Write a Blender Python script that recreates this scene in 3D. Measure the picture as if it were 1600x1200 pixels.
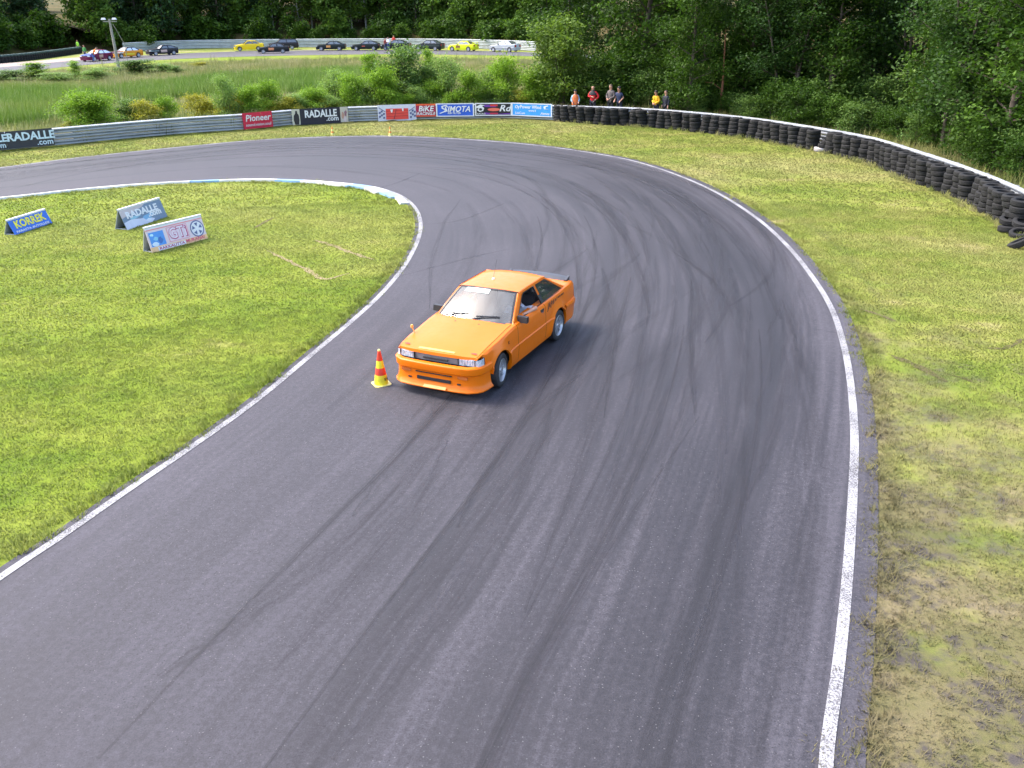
import bpy, bmesh, math, random
import numpy as np
from mathutils import Vector, Matrix, Euler

for o in list(bpy.data.objects):
    bpy.data.objects.remove(o)
SC = bpy.context.scene
COL = SC.collection
PI = math.pi
RND = random.Random(7)

# ---------------------------------------------------------------- camera
PITCH, ROLL, CAMH, FPX = 0.4001, -0.0110, 5.7238, 1400.0
_c, _s = math.cos(PITCH), math.sin(PITCH)
_cr, _sr = math.cos(ROLL), math.sin(ROLL)
_R0, _U0, FWD = Vector((1, 0, 0)), Vector((0, _s, _c)), Vector((0, _c, -_s))
CR = _R0 * _cr + _U0 * _sr
CU = -_R0 * _sr + _U0 * _cr
CAMO = Vector((0, 0, CAMH))
cam = bpy.data.cameras.new('camera')
cam_ob = bpy.data.objects.new('camera', cam)
COL.objects.link(cam_ob)
cam.sensor_width = 36.0
cam.lens = FPX / 1600 * 36.0
cam.clip_start = 0.1
cam.clip_end = 2000
m4 = Matrix((CR, CU, -FWD)).transposed().to_4x4()
m4.translation = CAMO
cam_ob.matrix_world = m4
SC.camera = cam_ob

# ---------------------------------------------------------------- light
SUN_AZ, SUN_EL = math.atan2(-0.93, 0.36), math.radians(51)      # azimuth from +Y, clockwise
world = bpy.data.worlds.new('World')
SC.world = world
world.use_nodes = True
wn = world.node_tree
sky = wn.nodes.new('ShaderNodeTexSky')
sky.sky_type = 'NISHITA'
sky.sun_disc = False
sky.sun_elevation = SUN_EL
sky.sun_rotation = SUN_AZ
sky.air_density = 1.0
sky.dust_density = 3.5
sky.ozone_density = 1.0
wn.links.new(sky.outputs[0], wn.nodes['Background'].inputs[0])
wn.nodes['Background'].inputs[1].default_value = 0.15
sun = bpy.data.lights.new('sun', 'SUN')
sun.energy = 0.68
sun.angle = math.radians(16)
sun.color = (1.0, 0.955, 0.88)
sun_ob = bpy.data.objects.new('sun', sun)
COL.objects.link(sun_ob)
sdir = Vector((math.sin(SUN_AZ) * math.cos(SUN_EL), math.cos(SUN_AZ) * math.cos(SUN_EL), math.sin(SUN_EL)))
sun_ob.rotation_euler = sdir.to_track_quat('Z', 'Y').to_euler()
SC.view_settings.view_transform = 'Standard'
SC.view_settings.look = 'None'
SC.view_settings.gamma = 1
SC.view_settings.use_curve_mapping = False
SC.view_settings.exposure = 2.08
SC.cycles.use_denoising = True
SC.cycles.max_bounces = 7
SC.cycles.diffuse_bounces = 3
SC.cycles.glossy_bounces = 3
SC.cycles.transparent_max_bounces = 12
SC.cycles.transmission_bounces = 4
SC.cycles.caustics_reflective = False
SC.cycles.caustics_refractive = False

# ---------------------------------------------------------------- helpers
def gp(u, w, z=0.0):
    """the point of the scene at height z that the photograph shows at (u, w)"""
    d = FWD + CR * ((u - 800) / FPX) - CU * ((w - 600) / FPX)
    t = (z - CAMH) / d.z
    return CAMO + d * t

def px(p):
    d = Vector(p) - CAMO
    k = d.dot(FWD)
    return 800 + FPX * d.dot(CR) / k, 600 - FPX * d.dot(CU) / k

def tag(o, label=None, cat=None, group=None, kind=None):
    if label: o['label'] = label
    if cat: o['category'] = cat
    if group: o['group'] = group
    if kind: o['kind'] = kind
    return o

def empty(name, loc=(0, 0, 0), rz=0.0, label=None, cat=None, group=None):
    o = bpy.data.objects.new(name, None)
    o.empty_display_size = 0.2
    o.location = loc
    o.rotation_euler = (0, 0, rz)
    COL.objects.link(o)
    return tag(o, label, cat, group)

def link(name, me, parent=None, loc=None, rot=None):
    o = bpy.data.objects.new(name, me)
    COL.objects.link(o)
    if parent is not None: o.parent = parent
    if loc is not None: o.location = loc
    if rot is not None: o.rotation_euler = rot
    return o

def kids(o):
    return [c for c in COL.objects if c.parent == o]

def copy_tree(root):
    tree = {}
    def rec(o, par):
        c = o.copy()
        COL.objects.link(c)
        if par is not None: c.parent = par
        for ch in KID.get(o.name, []):
            rec(ch, c)
        return c
    return rec(root, None)
KID = {}
def register(root):
    """remember the children of a thing so that it can be copied"""
    todo = [root]
    allk = list(COL.objects)
    while todo:
        o = todo.pop()
        KID[o.name] = [c for c in allk if c.parent == o]
        todo += KID[o.name]

class MB:
    """collects faces for ONE mesh object"""
    def __init__(s):
        s.v, s.f, s.m = [], [], []
    def face(s, pts, mi=0):
        k = len(s.v)
        s.v += [tuple(p) for p in pts]
        s.f.append(tuple(range(k, k + len(pts))))
        s.m.append(mi)
    def grid(s, rows, mi=0, flip=False, closed=False):
        k = len(s.v)
        n = len(rows[0])
        for r in rows: s.v += [tuple(p) for p in r]
        for i in range(len(rows) - 1):
            for j in range(n if closed else n - 1):
                j2 = (j + 1) % n
                q = (k + i * n + j, k + i * n + j2, k + (i + 1) * n + j2, k + (i + 1) * n + j)
                s.f.append(q[::-1] if flip else q)
                s.m.append(mi)
    def box(s, lo, hi, mi=0):
        x0, y0, z0 = lo; x1, y1, z1 = hi
        k = len(s.v)
        s.v += [(x0, y0, z0), (x1, y0, z0), (x1, y1, z0), (x0, y1, z0), (x0, y0, z1), (x1, y0, z1), (x1, y1, z1), (x0, y1, z1)]
        for q in ((0, 3, 2, 1), (4, 5, 6, 7), (0, 1, 5, 4), (1, 2, 6, 5), (2, 3, 7, 6), (3, 0, 4, 7)):
            s.f.append(tuple(k + i for i in q)); s.m.append(mi)
    def hexa(s, b, t, mi=0):
        k = len(s.v)
        s.v += [tuple(p) for p in b] + [tuple(p) for p in t]
        n = len(b)
        s.f.append(tuple(k + i for i in range(n))[::-1]); s.m.append(mi)
        s.f.append(tuple(k + n + i for i in range(n))); s.m.append(mi)
        for i in range(n):
            j = (i + 1) % n
            s.f.append((k + i, k + j, k + n + j, k + n + i)); s.m.append(mi)
    def tube(s, pts, rad, n=8, mi=0, cap=True):
        pts = [Vector(p) for p in pts]
        if not hasattr(rad, '__len__'): rad = [rad] * len(pts)
        rows = []
        for i, p in enumerate(pts):
            d = (pts[min(i + 1, len(pts) - 1)] - pts[max(i - 1, 0)]).normalized()
            a = d.cross(Vector((0, 0, 1)) if abs(d.z) < .9 else Vector((1, 0, 0))).normalized()
            b = d.cross(a)
            rows.append([p + (a * math.cos(2 * PI * j / n) + b * math.sin(2 * PI * j / n)) * rad[i] for j in range(n)])
        s.grid(rows, mi, closed=True, flip=True)
        if cap:
            k = len(s.v)
            s.face(rows[0], mi); s.face(rows[-1][::-1], mi)
    def lathe(s, prof, n=24, axis='z', mi=0, at=(0, 0, 0), closed_prof=False):
        rows = []
        for r, h in prof:
            row = []
            for j in range(n):
                a = 2 * PI * j / n
                c, q = r * math.cos(a), r * math.sin(a)
                p = (c, q, h) if axis == 'z' else (c, h, q)
                row.append((p[0] + at[0], p[1] + at[1], p[2] + at[2]))
            rows.append(row)
        if closed_prof: rows.append(rows[0])
        s.grid(rows, mi, closed=True, flip=(axis == 'y'))
    def mesh(s, name, mats, smooth=True, angle=35, weld=True):
        me = bpy.data.meshes.new(name)
        me.from_pydata(s.v, [], s.f)
        if not isinstance(mats, (list, tuple)): mats = [mats]
        for m in mats: me.materials.append(m)
        me.polygons.foreach_set('material_index', s.m)
        if weld:
            bm = bmesh.new(); bm.from_mesh(me)
            bmesh.ops.remove_doubles(bm, verts=bm.verts, dist=1e-5)
            bm.to_mesh(me); bm.free()
        if smooth:
            me.polygons.foreach_set('use_smooth', [True] * len(me.polygons))
            me.set_sharp_from_angle(angle=math.radians(angle))
        me.update()
        return me
    def build(s, name, mats, parent=None, smooth=True, angle=35, loc=None, rot=None, weld=True):
        return link(name, s.mesh(name, mats, smooth, angle, weld), parent, loc, rot)

def interp(tab, x):
    if x <= tab[0][0]: return tab[0][1]
    for (a, b), (c, d) in zip(tab, tab[1:]):
        if x <= c: return b + (d - b) * (x - a) / (c - a)
    return tab[-1][1]

def smooth_interp(tab, x):
    xs = [t[0] for t in tab]
    if x <= xs[0]: return tab[0][1]
    if x >= xs[-1]: return tab[-1][1]
    i = max(k for k in range(len(xs)) if xs[k] <= x)
    i = min(i, len(xs) - 2)
    def m(k):
        if k <= 0: return (tab[1][1] - tab[0][1]) / (xs[1] - xs[0])
        if k >= len(xs) - 1: return (tab[-1][1] - tab[-2][1]) / (xs[-1] - xs[-2])
        return (tab[k + 1][1] - tab[k - 1][1]) / (xs[k + 1] - xs[k - 1])
    h = xs[i + 1] - xs[i]; t = (x - xs[i]) / h
    return ((2 * t**3 - 3 * t**2 + 1) * tab[i][1] + (t**3 - 2 * t**2 + t) * h * m(i)
            + (-2 * t**3 + 3 * t**2) * tab[i + 1][1] + (t**3 - t**2) * h * m(i + 1))

def catmull(P, n=8):
    P = [Vector(p) for p in P]
    out = []
    for i in range(len(P) - 1):
        a = P[i - 1] if i else P[0] * 2 - P[1]
        b, c = P[i], P[i + 1]
        d = P[i + 2] if i + 2 < len(P) else P[-1] * 2 - P[-2]
        for k in range(n):
            t = k / n
            out.append(0.5 * ((2 * b) + (c - a) * t + (2 * a - 5 * b + 4 * c - d) * t * t + (3 * b - a - 3 * c + d) * t**3))
    out.append(P[-1])
    return out

def resample(P, step=None, n=None):
    P = [Vector(p) for p in P]
    L = [0.0]
    for a, b in zip(P, P[1:]): L.append(L[-1] + (b - a).length)
    if n is None: n = max(2, int(round(L[-1] / step)) + 1)
    out, k = [], 0
    for i in range(n):
        s = L[-1] * i / (n - 1)
        while k < len(L) - 2 and L[k + 1] < s: k += 1
        t = (s - L[k]) / max(1e-9, L[k + 1] - L[k])
        out.append(P[k].lerp(P[k + 1], t))
    return out

def normals2d(P):
    out = []
    for i in range(len(P)):
        d = P[min(i + 1, len(P) - 1)] - P[max(i - 1, 0)]
        d.z = 0
        d.normalize()
        out.append(Vector((-d.y, d.x, 0)))
    return out

def offset(P, k):
    return [p + n * k for p, n in zip(P, normals2d(P))]

def strip(name, A, B, z, mats, zb=None):
    """a flat sheet between two lines, with UV = (across 0..1, along in metres)"""
    me = bpy.data.meshes.new(name)
    n = len(A)
    v = [(a.x, a.y, z) for a in A] + [(b.x, b.y, z) for b in B]
    f = [(i, n + i, n + i + 1, i + 1) for i in range(n - 1)]
    me.from_pydata(v, [], f)
    if not isinstance(mats, (list, tuple)): mats = [mats]
    for m in mats: me.materials.append(m)
    uv = me.uv_layers.new(name='UVMap')
    L = [0.0]
    for i in range(n - 1):
        L.append(L[-1] + ((A[i + 1] + B[i + 1]) / 2 - (A[i] + B[i]) / 2).length)
    for p in me.polygons:
        for li in p.loop_indices:
            vi = me.loops[li].vertex_index
            uv.data[li].uv = (0 if vi < n else 1, L[vi % n])
    bm = bmesh.new(); bm.from_mesh(me)
    for fc in bm.faces:
        if fc.normal.z < 0: fc.normal_flip()
    bm.to_mesh(me); bm.free()
    return link(name, me)

def poly_sheet(name, P, z, mat):
    from mathutils.geometry import delaunay_2d_cdt
    pts = [Vector((p[0], p[1])) for p in P]
    vs, _, fs, *_ = delaunay_2d_cdt(pts, [], [list(range(len(pts)))], 1, 1e-4)
    me = bpy.data.meshes.new(name)
    me.from_pydata([(v.x, v.y, z) for v in vs], [], [tuple(f) for f in fs])
    bm = bmesh.new(); bm.from_mesh(me)
    for fc in bm.faces:
        if fc.normal.z < 0: fc.normal_flip()
    bm.to_mesh(me); bm.free()
    me.materials.append(mat)
    return link(name, me)

def inside(poly, X, Y):
    """numpy point-in-polygon"""
    r = np.zeros(X.shape, bool)
    n = len(poly)
    for i in range(n):
        x1, y1 = poly[i][0], poly[i][1]
        x2, y2 = poly[(i + 1) % n][0], poly[(i + 1) % n][1]
        c = ((y1 > Y) != (y2 > Y))
        with np.errstate(divide='ignore', invalid='ignore'):
            xi = (x2 - x1) * (Y - y1) / (y2 - y1 + 1e-12) + x1
        r ^= c & (X < xi)
    return r

# ---------------------------------------------------------------- materials
class NT:
    def __init__(s, name):
        s.m = bpy.data.materials.new(name)
        s.m.use_nodes = True
        s.t = s.m.node_tree
        s.b = s.t.nodes['Principled BSDF']
        s.out = s.t.nodes['Material Output']
    def n(s, typ, **kw):
        x = s.t.nodes.new(typ)
        for k, v in kw.items(): setattr(x, k, v)
        return x
    def l(s, a, b): s.t.links.new(a, b)
    def setin(s, node, key, val):
        if hasattr(val, 'is_linked') or isinstance(val, bpy.types.NodeSocket): s.l(val, node.inputs[key])
        else: node.inputs[key].default_value = val
    def pos(s): return s.n('ShaderNodeNewGeometry').outputs['Position']
    def obj(s): return s.n('ShaderNodeTexCoord').outputs['Object']
    def uv(s): return s.n('ShaderNodeTexCoord').outputs['UV']
    def scale(s, vec, sc, rot=(0, 0, 0), loc=(0, 0, 0)):
        x = s.n('ShaderNodeMapping')
        s.l(vec, x.inputs['Vector'])
        x.inputs['Scale'].default_value = sc if hasattr(sc, '__len__') else (sc, sc, sc)
        x.inputs['Rotation'].default_value = rot
        x.inputs['Location'].default_value = loc
        return x.outputs[0]
    def noise(s, vec, sc=1.0, det=3.0, rough=0.55, dist=0.0):
        x = s.n('ShaderNodeTexNoise')
        s.l(vec, x.inputs['Vector'])
        x.inputs['Scale'].default_value = sc
        x.inputs['Detail'].default_value = det
        x.inputs['Roughness'].default_value = rough
        x.inputs['Distortion'].default_value = dist
        return x.outputs['Fac']
    def voro(s, vec, sc=1.0, feat='F1'):
        x = s.n('ShaderNodeTexVoronoi', feature=feat)
        s.l(vec, x.inputs['Vector'])
        x.inputs['Scale'].default_value = sc
        return x.outputs
    def math(s, op, a, b=0.5, clamp=False):
        x = s.n('ShaderNodeMath', operation=op)
        x.use_clamp = clamp
        s.setin(x, 0, a); s.setin(x, 1, b)
        return x.outputs[0]
    def ramp(s, fac, stops):
        x = s.n('ShaderNodeValToRGB')
        s.l(fac, x.inputs[0])
        e = x.color_ramp.elements
        while len(e) < len(stops): e.new(0.5)
        for k, (p, c) in enumerate(stops):
            e[k].position = p
            c = c if hasattr(c, '__len__') else (c, c, c)
            e[k].color = (c[0], c[1], c[2], 1)
        return x.outputs[0]
    def mix(s, fac, a, b, blend='MIX'):
        x = s.n('ShaderNodeMix', data_type='RGBA', blend_type=blend)
        s.setin(x, 0, fac)
        for k, v in ((6, a), (7, b)):
            if isinstance(v, bpy.types.NodeSocket): s.l(v, x.inputs[k])
            else:
                v = v if hasattr(v, '__len__') else (v, v, v)
                x.inputs[k].default_value = (v[0], v[1], v[2], 1)
        return x.outputs[2]
    def bump(s, h, strength=0.3, dist=0.02):
        x = s.n('ShaderNodeBump')
        x.inputs['Strength'].default_value = strength
        x.inputs['Distance'].default_value = dist
        s.l(h, x.inputs['Height'])
        s.l(x.outputs[0], s.b.inputs['Normal'])
    def col(s, c):
        if isinstance(c, bpy.types.NodeSocket): s.l(c, s.b.inputs['Base Color'])
        else: s.b.inputs['Base Color'].default_value = (c[0], c[1], c[2], 1)
    def set(s, **kw):
        for k, v in kw.items(): s.b.inputs[k.replace('_', ' ')].default_value = v

def plain(name, c, rough=0.6, metal=0.0, var=0.12, sc=6.0, coat=0.0, bump=0.0):
    """one colour with some dirt and wear"""
    t = NT(name)
    f = t.noise(t.obj(), sc, 4, 0.6)
    dark = tuple(x * (1 - 1.6 * var) for x in c)
    lite = tuple(min(1, x * (1 + var)) for x in c)
    t.col(t.ramp(f, [(0.3, dark), (0.5, c), (0.72, lite)]))
    t.set(Roughness=rough, Metallic=metal, Coat_Weight=coat, Coat_Roughness=0.05)
    if bump: t.bump(t.noise(t.obj(), sc * 6, 3), bump, 0.01)
    return t.m

_MC = {}
def M(c, rough=0.6, metal=0.0, coat=0.0, var=0.10):
    k = (tuple(c), rough, metal, coat, var)
    if k not in _MC: _MC[k] = plain('paint', c, rough, metal, var, 5.0, coat)
    return _MC[k]

def paint_mat(name, c, dirt=0.5):
    t = NT(name)
    f = t.noise(t.obj(), 2.5, 4, 0.6)
    t.col(t.ramp(f, [(0.25, tuple(x * 0.93 for x in c)), (0.7, c)]))
    g = t.noise(t.obj(), 9, 4, 0.6)
    t.l(t.ramp(g, [(0.3, 0.32), (0.75, 0.46)]), t.b.inputs['Roughness'])
    t.set(Coat_Weight=0.22, Coat_Roughness=0.07, Metallic=0.0, Specular_IOR_Level=0.22)
    return t.m

def glass_mat(name, tint=(0.45, 0.5, 0.5), base=0.18, dust=0.0):
    t = NT(name)
    tr = t.n('ShaderNodeBsdfTransparent'); tr.inputs[0].default_value = (*tint, 1)
    gl = t.n('ShaderNodeBsdfGlossy'); gl.inputs['Roughness'].default_value = 0.03
    gl.inputs[0].default_value = (1, 1, 1, 1)
    lw = t.n('ShaderNodeLayerWeight'); lw.inputs[0].default_value = 0.35
    fac = t.math('ADD', t.math('MULTIPLY', lw.outputs['Fresnel'], 0.55), base, True)
    mx = t.n('ShaderNodeMixShader')
    t.l(fac, mx.inputs[0]); t.l(tr.outputs[0], mx.inputs[1]); t.l(gl.outputs[0], mx.inputs[2])
    last = mx.outputs[0]
    if dust:
        df = t.n('ShaderNodeBsdfDiffuse'); df.inputs[0].default_value = (0.55, 0.55, 0.53, 1)
        m2 = t.n('ShaderNodeMixShader')
        f = t.ramp(t.noise(t.scale(t.obj(), (1, 3, 1)), 2.2, 4), [(0.3, dust * 0.5), (0.7, dust * 1.5)])
        t.l(f, m2.inputs[0]); t.l(last, m2.inputs[1]); t.l(df.outputs[0], m2.inputs[2])
        last = m2.outputs[0]
    t.l(last, t.out.inputs[0])
    return t.m
# ================================================================ ground, track, grass
def grass_mat(name, greens, dry, soil, dryness=0.5, soiliness=0.0, streak=None, blade=False, scale=1.0, second=None):
    """mown or wild grass; second = (palette, dryness, soiliness, A, B): another turf that takes over, raggedly, beyond the line A-B"""
    t = NT(name)
    P = t.pos()
    flat = t.scale(P, (1, 1, 0))
    v1 = t.scale(flat, streak[0], (0, 0, streak[1])) if streak else flat
    n1 = t.noise(v1, 0.28 * scale, 4, 0.55, 0.4)
    n2 = t.noise(flat, 1.5 * scale, 4, 0.6)
    n3 = t.noise(flat, 14, 3, 0.6)
    a = t.math('ADD', t.math('MULTIPLY', n1, 0.62), t.math('MULTIPLY', n2, 0.38))
    a = t.math('ADD', a, t.math('MULTIPLY', t.math('SUBTRACT', n3, 0.5), 0.16))
    wide = t.noise(t.scale(flat, 1, loc=(31, 17, 0)), 0.11, 3, 0.6)
    def turf(greens, dry, soil, dryness, soiliness):
        k = 0.5 - (dryness - 0.5) * 0.3
        c = t.ramp(a, [(k - 0.14, greens[0]), (k - 0.03, greens[1]), (k + 0.09, greens[2]), (k + 0.2, dry)])
        c = t.mix(t.ramp(wide, [(0.47, 0), (0.68, 0.5)]), c, dry)
        if soiliness:
            s1 = t.noise(flat, 0.9, 5, 0.65)
            s2 = t.noise(flat, 6.0, 3, 0.6)
            sm = t.math('ADD', t.math('MULTIPLY', s1, 0.6), t.math('MULTIPLY', s2, 0.4))
            c = t.mix(t.ramp(sm, [(0.60 - soiliness * 0.2, 0), (0.70 - soiliness * 0.2, 1)]), c, soil)
        return c
    c = turf(greens, dry, soil, dryness, soiliness)
    if second:
        S2, d2, s2_, A, B = second
        dirv = (B - A).normalized(); nv = Vector((dirv.y, -dirv.x, 0))
        if nv.dot(Vector((0, 0, 0)) - A) < 0: nv = -nv
        dp = t.n('ShaderNodeVectorMath', operation='DOT_PRODUCT'); t.l(flat, dp.inputs[0]); dp.inputs[1].default_value = nv
        dist = t.math('MULTIPLY', t.math('SUBTRACT', dp.outputs['Value'], nv.dot(A)), 0.16)
        m = t.math('ADD', dist, t.math('MULTIPLY', t.math('SUBTRACT', t.noise(flat, 0.8, 5, 0.7), 0.5), 2.6))
        ln = t.n('ShaderNodeVectorMath', operation='LENGTH'); t.l(flat, ln.inputs[0])
        near = t.ramp(t.math('MULTIPLY', ln.outputs['Value'], 0.025), [(0.42, 1), (0.62, 0)])
        c = t.mix(t.math('MULTIPLY', t.ramp(m, [(0.05, 0), (0.75, 1)]), near), c, turf(*S2, d2, s2_))
    if blade:
        r = t.n('ShaderNodeObjectInfo').outputs['Random']
        at = t.n('ShaderNodeAttribute'); at.attribute_name = 'tint'
        c = t.mix(t.math('MULTIPLY', at.outputs['Fac'], 0.30), c, dry)
        c = t.mix(t.ramp(r, [(0, 0), (1, 0.14)]), c, greens[0])
        t.col(c)
        t.set(Roughness=0.6, Specular_IOR_Level=0.2)
        nm = t.n('ShaderNodeVectorMath', operation='MULTIPLY_ADD')      # turf shades as a nap, each blade only a little by its own tilt
        t.l(t.n('ShaderNodeNewGeometry').outputs['Normal'], nm.inputs[0]); nm.inputs[1].default_value = (0.28, 0.28, 0.28); nm.inputs[2].default_value = (0, 0, 0.75)
        nz = t.n('ShaderNodeVectorMath', operation='NORMALIZE'); t.l(nm.outputs[0], nz.inputs[0]); t.l(nz.outputs[0], t.b.inputs['Normal'])
        # light through the blades
        tl = t.n('ShaderNodeBsdfTranslucent'); t.l(c, tl.inputs[0])
        mx = t.n('ShaderNodeMixShader'); mx.inputs[0].default_value = 0.3
        t.l(t.b.outputs[0], mx.inputs[1]); t.l(tl.outputs[0], mx.inputs[2]); t.l(mx.outputs[0], t.out.inputs[0])
    else:
        f = t.noise(flat, 70, 2, 0.7)
        c = t.mix(t.ramp(f, [(0.35, 0.12), (0.65, 0)]), c, tuple(x * 0.45 for x in greens[0]))
        t.col(c)
        t.set(Roughness=0.95, Specular_IOR_Level=0.1)
        t.bump(f, 0.35, 0.02)
    return t.m

LAWN = ((0.122, 0.182, 0.017), (0.162, 0.215, 0.022), (0.205, 0.245, 0.032)), (0.30, 0.285, 0.085), (0.11, 0.085, 0.05)
VERGE = ((0.135, 0.185, 0.026), (0.190, 0.225, 0.038), (0.250, 0.255, 0.062)), (0.35, 0.30, 0.135), (0.13, 0.105, 0.075)
ROUGHV = ((0.092, 0.100, 0.036), (0.134, 0.122, 0.054), (0.182, 0.150, 0.082)), (0.255, 0.205, 0.130), (0.078, 0.066, 0.063)
MARSH = ((0.100, 0.235, 0.014), (0.145, 0.275, 0.020), (0.190, 0.325, 0.030)), (0.30, 0.35, 0.06), (0.05, 0.045, 0.02)
FIELD = ((0.115, 0.195, 0.024), (0.215, 0.260, 0.045), (0.310, 0.310, 0.100)), (0.44, 0.38, 0.21), (0.17, 0.125, 0.09)
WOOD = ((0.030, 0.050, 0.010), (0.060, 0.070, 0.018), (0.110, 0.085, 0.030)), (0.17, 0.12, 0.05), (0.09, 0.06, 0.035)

def gm(name, S, **kw): return grass_mat(name, S[0], S[1], S[2], **kw)
m_ground = gm('ground_grass', FIELD, dryness=0.5, soiliness=0.25)
m_lawn = gm('mown_grass', LAWN, dryness=0.45, soiliness=0.0, streak=((0.8, 2.2, 1), 0.35))
WORN_EDGE = (ROUGHV, 0.55, 0.6, gp(1334, 455), gp(1640, 610))
m_verge = gm('verge_grass', VERGE, dryness=0.48, soiliness=0.1, streak=((1.0, 1.8, 1), 0.5), second=WORN_EDGE)
m_marsh = gm('marsh_grass', MARSH, dryness=0.35)
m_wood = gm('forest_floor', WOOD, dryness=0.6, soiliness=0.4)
b_lawn = gm('lawn_blades', LAWN, dryness=0.45, blade=True, streak=((0.8, 2.2, 1), 0.35))
b_verge = gm('verge_blades', VERGE, dryness=0.50, blade=True, streak=((1.0, 1.8, 1), 0.5), second=(ROUGHV, 0.62, 0.0, gp(1334, 455), gp(1640, 610)))
b_marsh = gm('reed_blades', MARSH, dryness=0.35, blade=True)
b_field = gm('field_blades', FIELD, dryness=0.55, blade=True)

def asphalt_mat(name, dark, lite, streaks=1.0):
    t = NT(name)
    P = t.pos()
    uv = t.uv()
    sep = t.n('ShaderNodeSeparateXYZ'); t.l(uv, sep.inputs[0])
    u, v = sep.outputs[0], sep.outputs[1]
    warp = t.math('MULTIPLY', t.math('SUBTRACT', t.noise(t.scale(uv, (1.0, 0.035, 1)), 1.0, 1), 0.5), 0.22)
    u2 = t.math('ADD', u, warp)
    cmb = t.n('ShaderNodeCombineXYZ'); t.l(u2, cmb.inputs[0]); t.l(v, cmb.inputs[1])
    w = cmb.outputs[0]
    s1 = t.noise(t.scale(w, (9, 0.045, 1)), 1.0, 3, 0.55)
    s2 = t.noise(t.scale(w, (38, 0.08, 1), loc=(3, 1, 0)), 1.0, 3, 0.6)
    s3 = t.noise(t.scale(w, (110, 0.16, 1), loc=(9, 4, 0)), 1.0, 2, 0.5)
    big = t.noise(P, 0.35, 3)
    a = t.math('ADD', t.math('MULTIPLY', s1, 0.34), t.math('ADD', t.math('MULTIPLY', s2, 0.36), t.math('MULTIPLY', s3, 0.30)))
    # the racing line is darker with rubber, the margins are paler
    line = t.ramp(u, [(0.0, 0.60), (0.12, 0.53), (0.35, 0.48), (0.55, 0.40), (0.84, 0.30), (0.92, 0.46), (1.0, 0.60)])
    a = t.math('ADD', t.math('MULTIPLY', t.math('SUBTRACT', a, 0.5), t.math('MULTIPLY', t.ramp(u, [(0.0, 0.45), (0.3, 0.6), (0.6, 1.0), (1.0, 1.0)]), 1.75 * streaks)), line)
    a = t.math('ADD', a, t.math('MULTIPLY', t.math('SUBTRACT', big, 0.5), 0.35))
    grain = t.noise(P, 60, 4, 0.75)
    a = t.math('ADD', a, t.math('MULTIPLY', t.math('SUBTRACT', grain, 0.5), 1.25))
    a = t.math('ADD', a, t.math('MULTIPLY', t.math('SUBTRACT', t.noise(P, 17, 4, 0.75), 0.5), 0.95))
    c = t.ramp(a, [(0.05, tuple(x * 0.6 for x in dark)), (0.35, dark), (0.62, lite), (0.95, tuple(x * 1.55 for x in lite))])
    vo = t.voro(P, 34)
    rnd = t.n('ShaderNodeSeparateColor'); t.l(vo['Color'], rnd.inputs[0])
    speck = t.math('MULTIPLY', t.math('LESS_THAN', vo['Distance'], 0.22), t.math('GREATER_THAN', rnd.outputs[0], 0.90))
    c = t.mix(t.math('MULTIPLY', speck, 0.45), c, (0.20, 0.19, 0.195))
    vo2 = t.voro(t.scale(P, 1, loc=(5, 2, 0)), 31)
    rn2 = t.n('ShaderNodeSeparateColor'); t.l(vo2['Color'], rn2.inputs[0])
    pit = t.math('MULTIPLY', t.math('LESS_THAN', vo2['Distance'], 0.25), t.math('GREATER_THAN', rn2.outputs[1], 0.85))
    c = t.mix(t.math('MULTIPLY', pit, 0.6), c, (0.015, 0.014, 0.017))
    t.col(c)
    t.l(t.ramp(a, [(0.2, 0.62), (0.7, 0.85)]), t.b.inputs['Roughness'])
    t.set(Specular_IOR_Level=0.35)
    t.bump(grain, 0.35, 0.012)
    return t.m
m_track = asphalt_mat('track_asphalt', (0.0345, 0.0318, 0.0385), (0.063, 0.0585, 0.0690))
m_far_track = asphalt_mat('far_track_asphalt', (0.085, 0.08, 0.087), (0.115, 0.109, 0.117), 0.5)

def worn_paint(name, c, under, wear=0.5, fine=55):
    t = NT(name)
    P = t.pos()
    a = t.math('ADD', t.math('MULTIPLY', t.noise(P, fine, 3, 0.7), 0.65), t.math('MULTIPLY', t.noise(P, 1.1, 4), 0.35))
    f = t.ramp(a, [(wear - 0.07, 1), (wear + 0.03, 0)])
    d = t.mix(t.ramp(t.noise(P, 3, 4), [(0.4, 0), (0.75, 0.35)]), c, tuple(x * 0.6 for x in c))
    t.col(t.mix(f, d, under))
    t.set(Roughness=0.7)
    return t.m
m_line = worn_paint('line_paint', (0.34, 0.33, 0.335), (0.07, 0.065, 0.07), 0.495)
m_kerb_white = worn_paint('kerb_white', (0.66, 0.64, 0.60), (0.25, 0.23, 0.21), 0.38, 20)
m_kerb_blue = worn_paint('kerb_blue', (0.22, 0.38, 0.55), (0.25, 0.25, 0.25), 0.38, 20)

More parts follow.
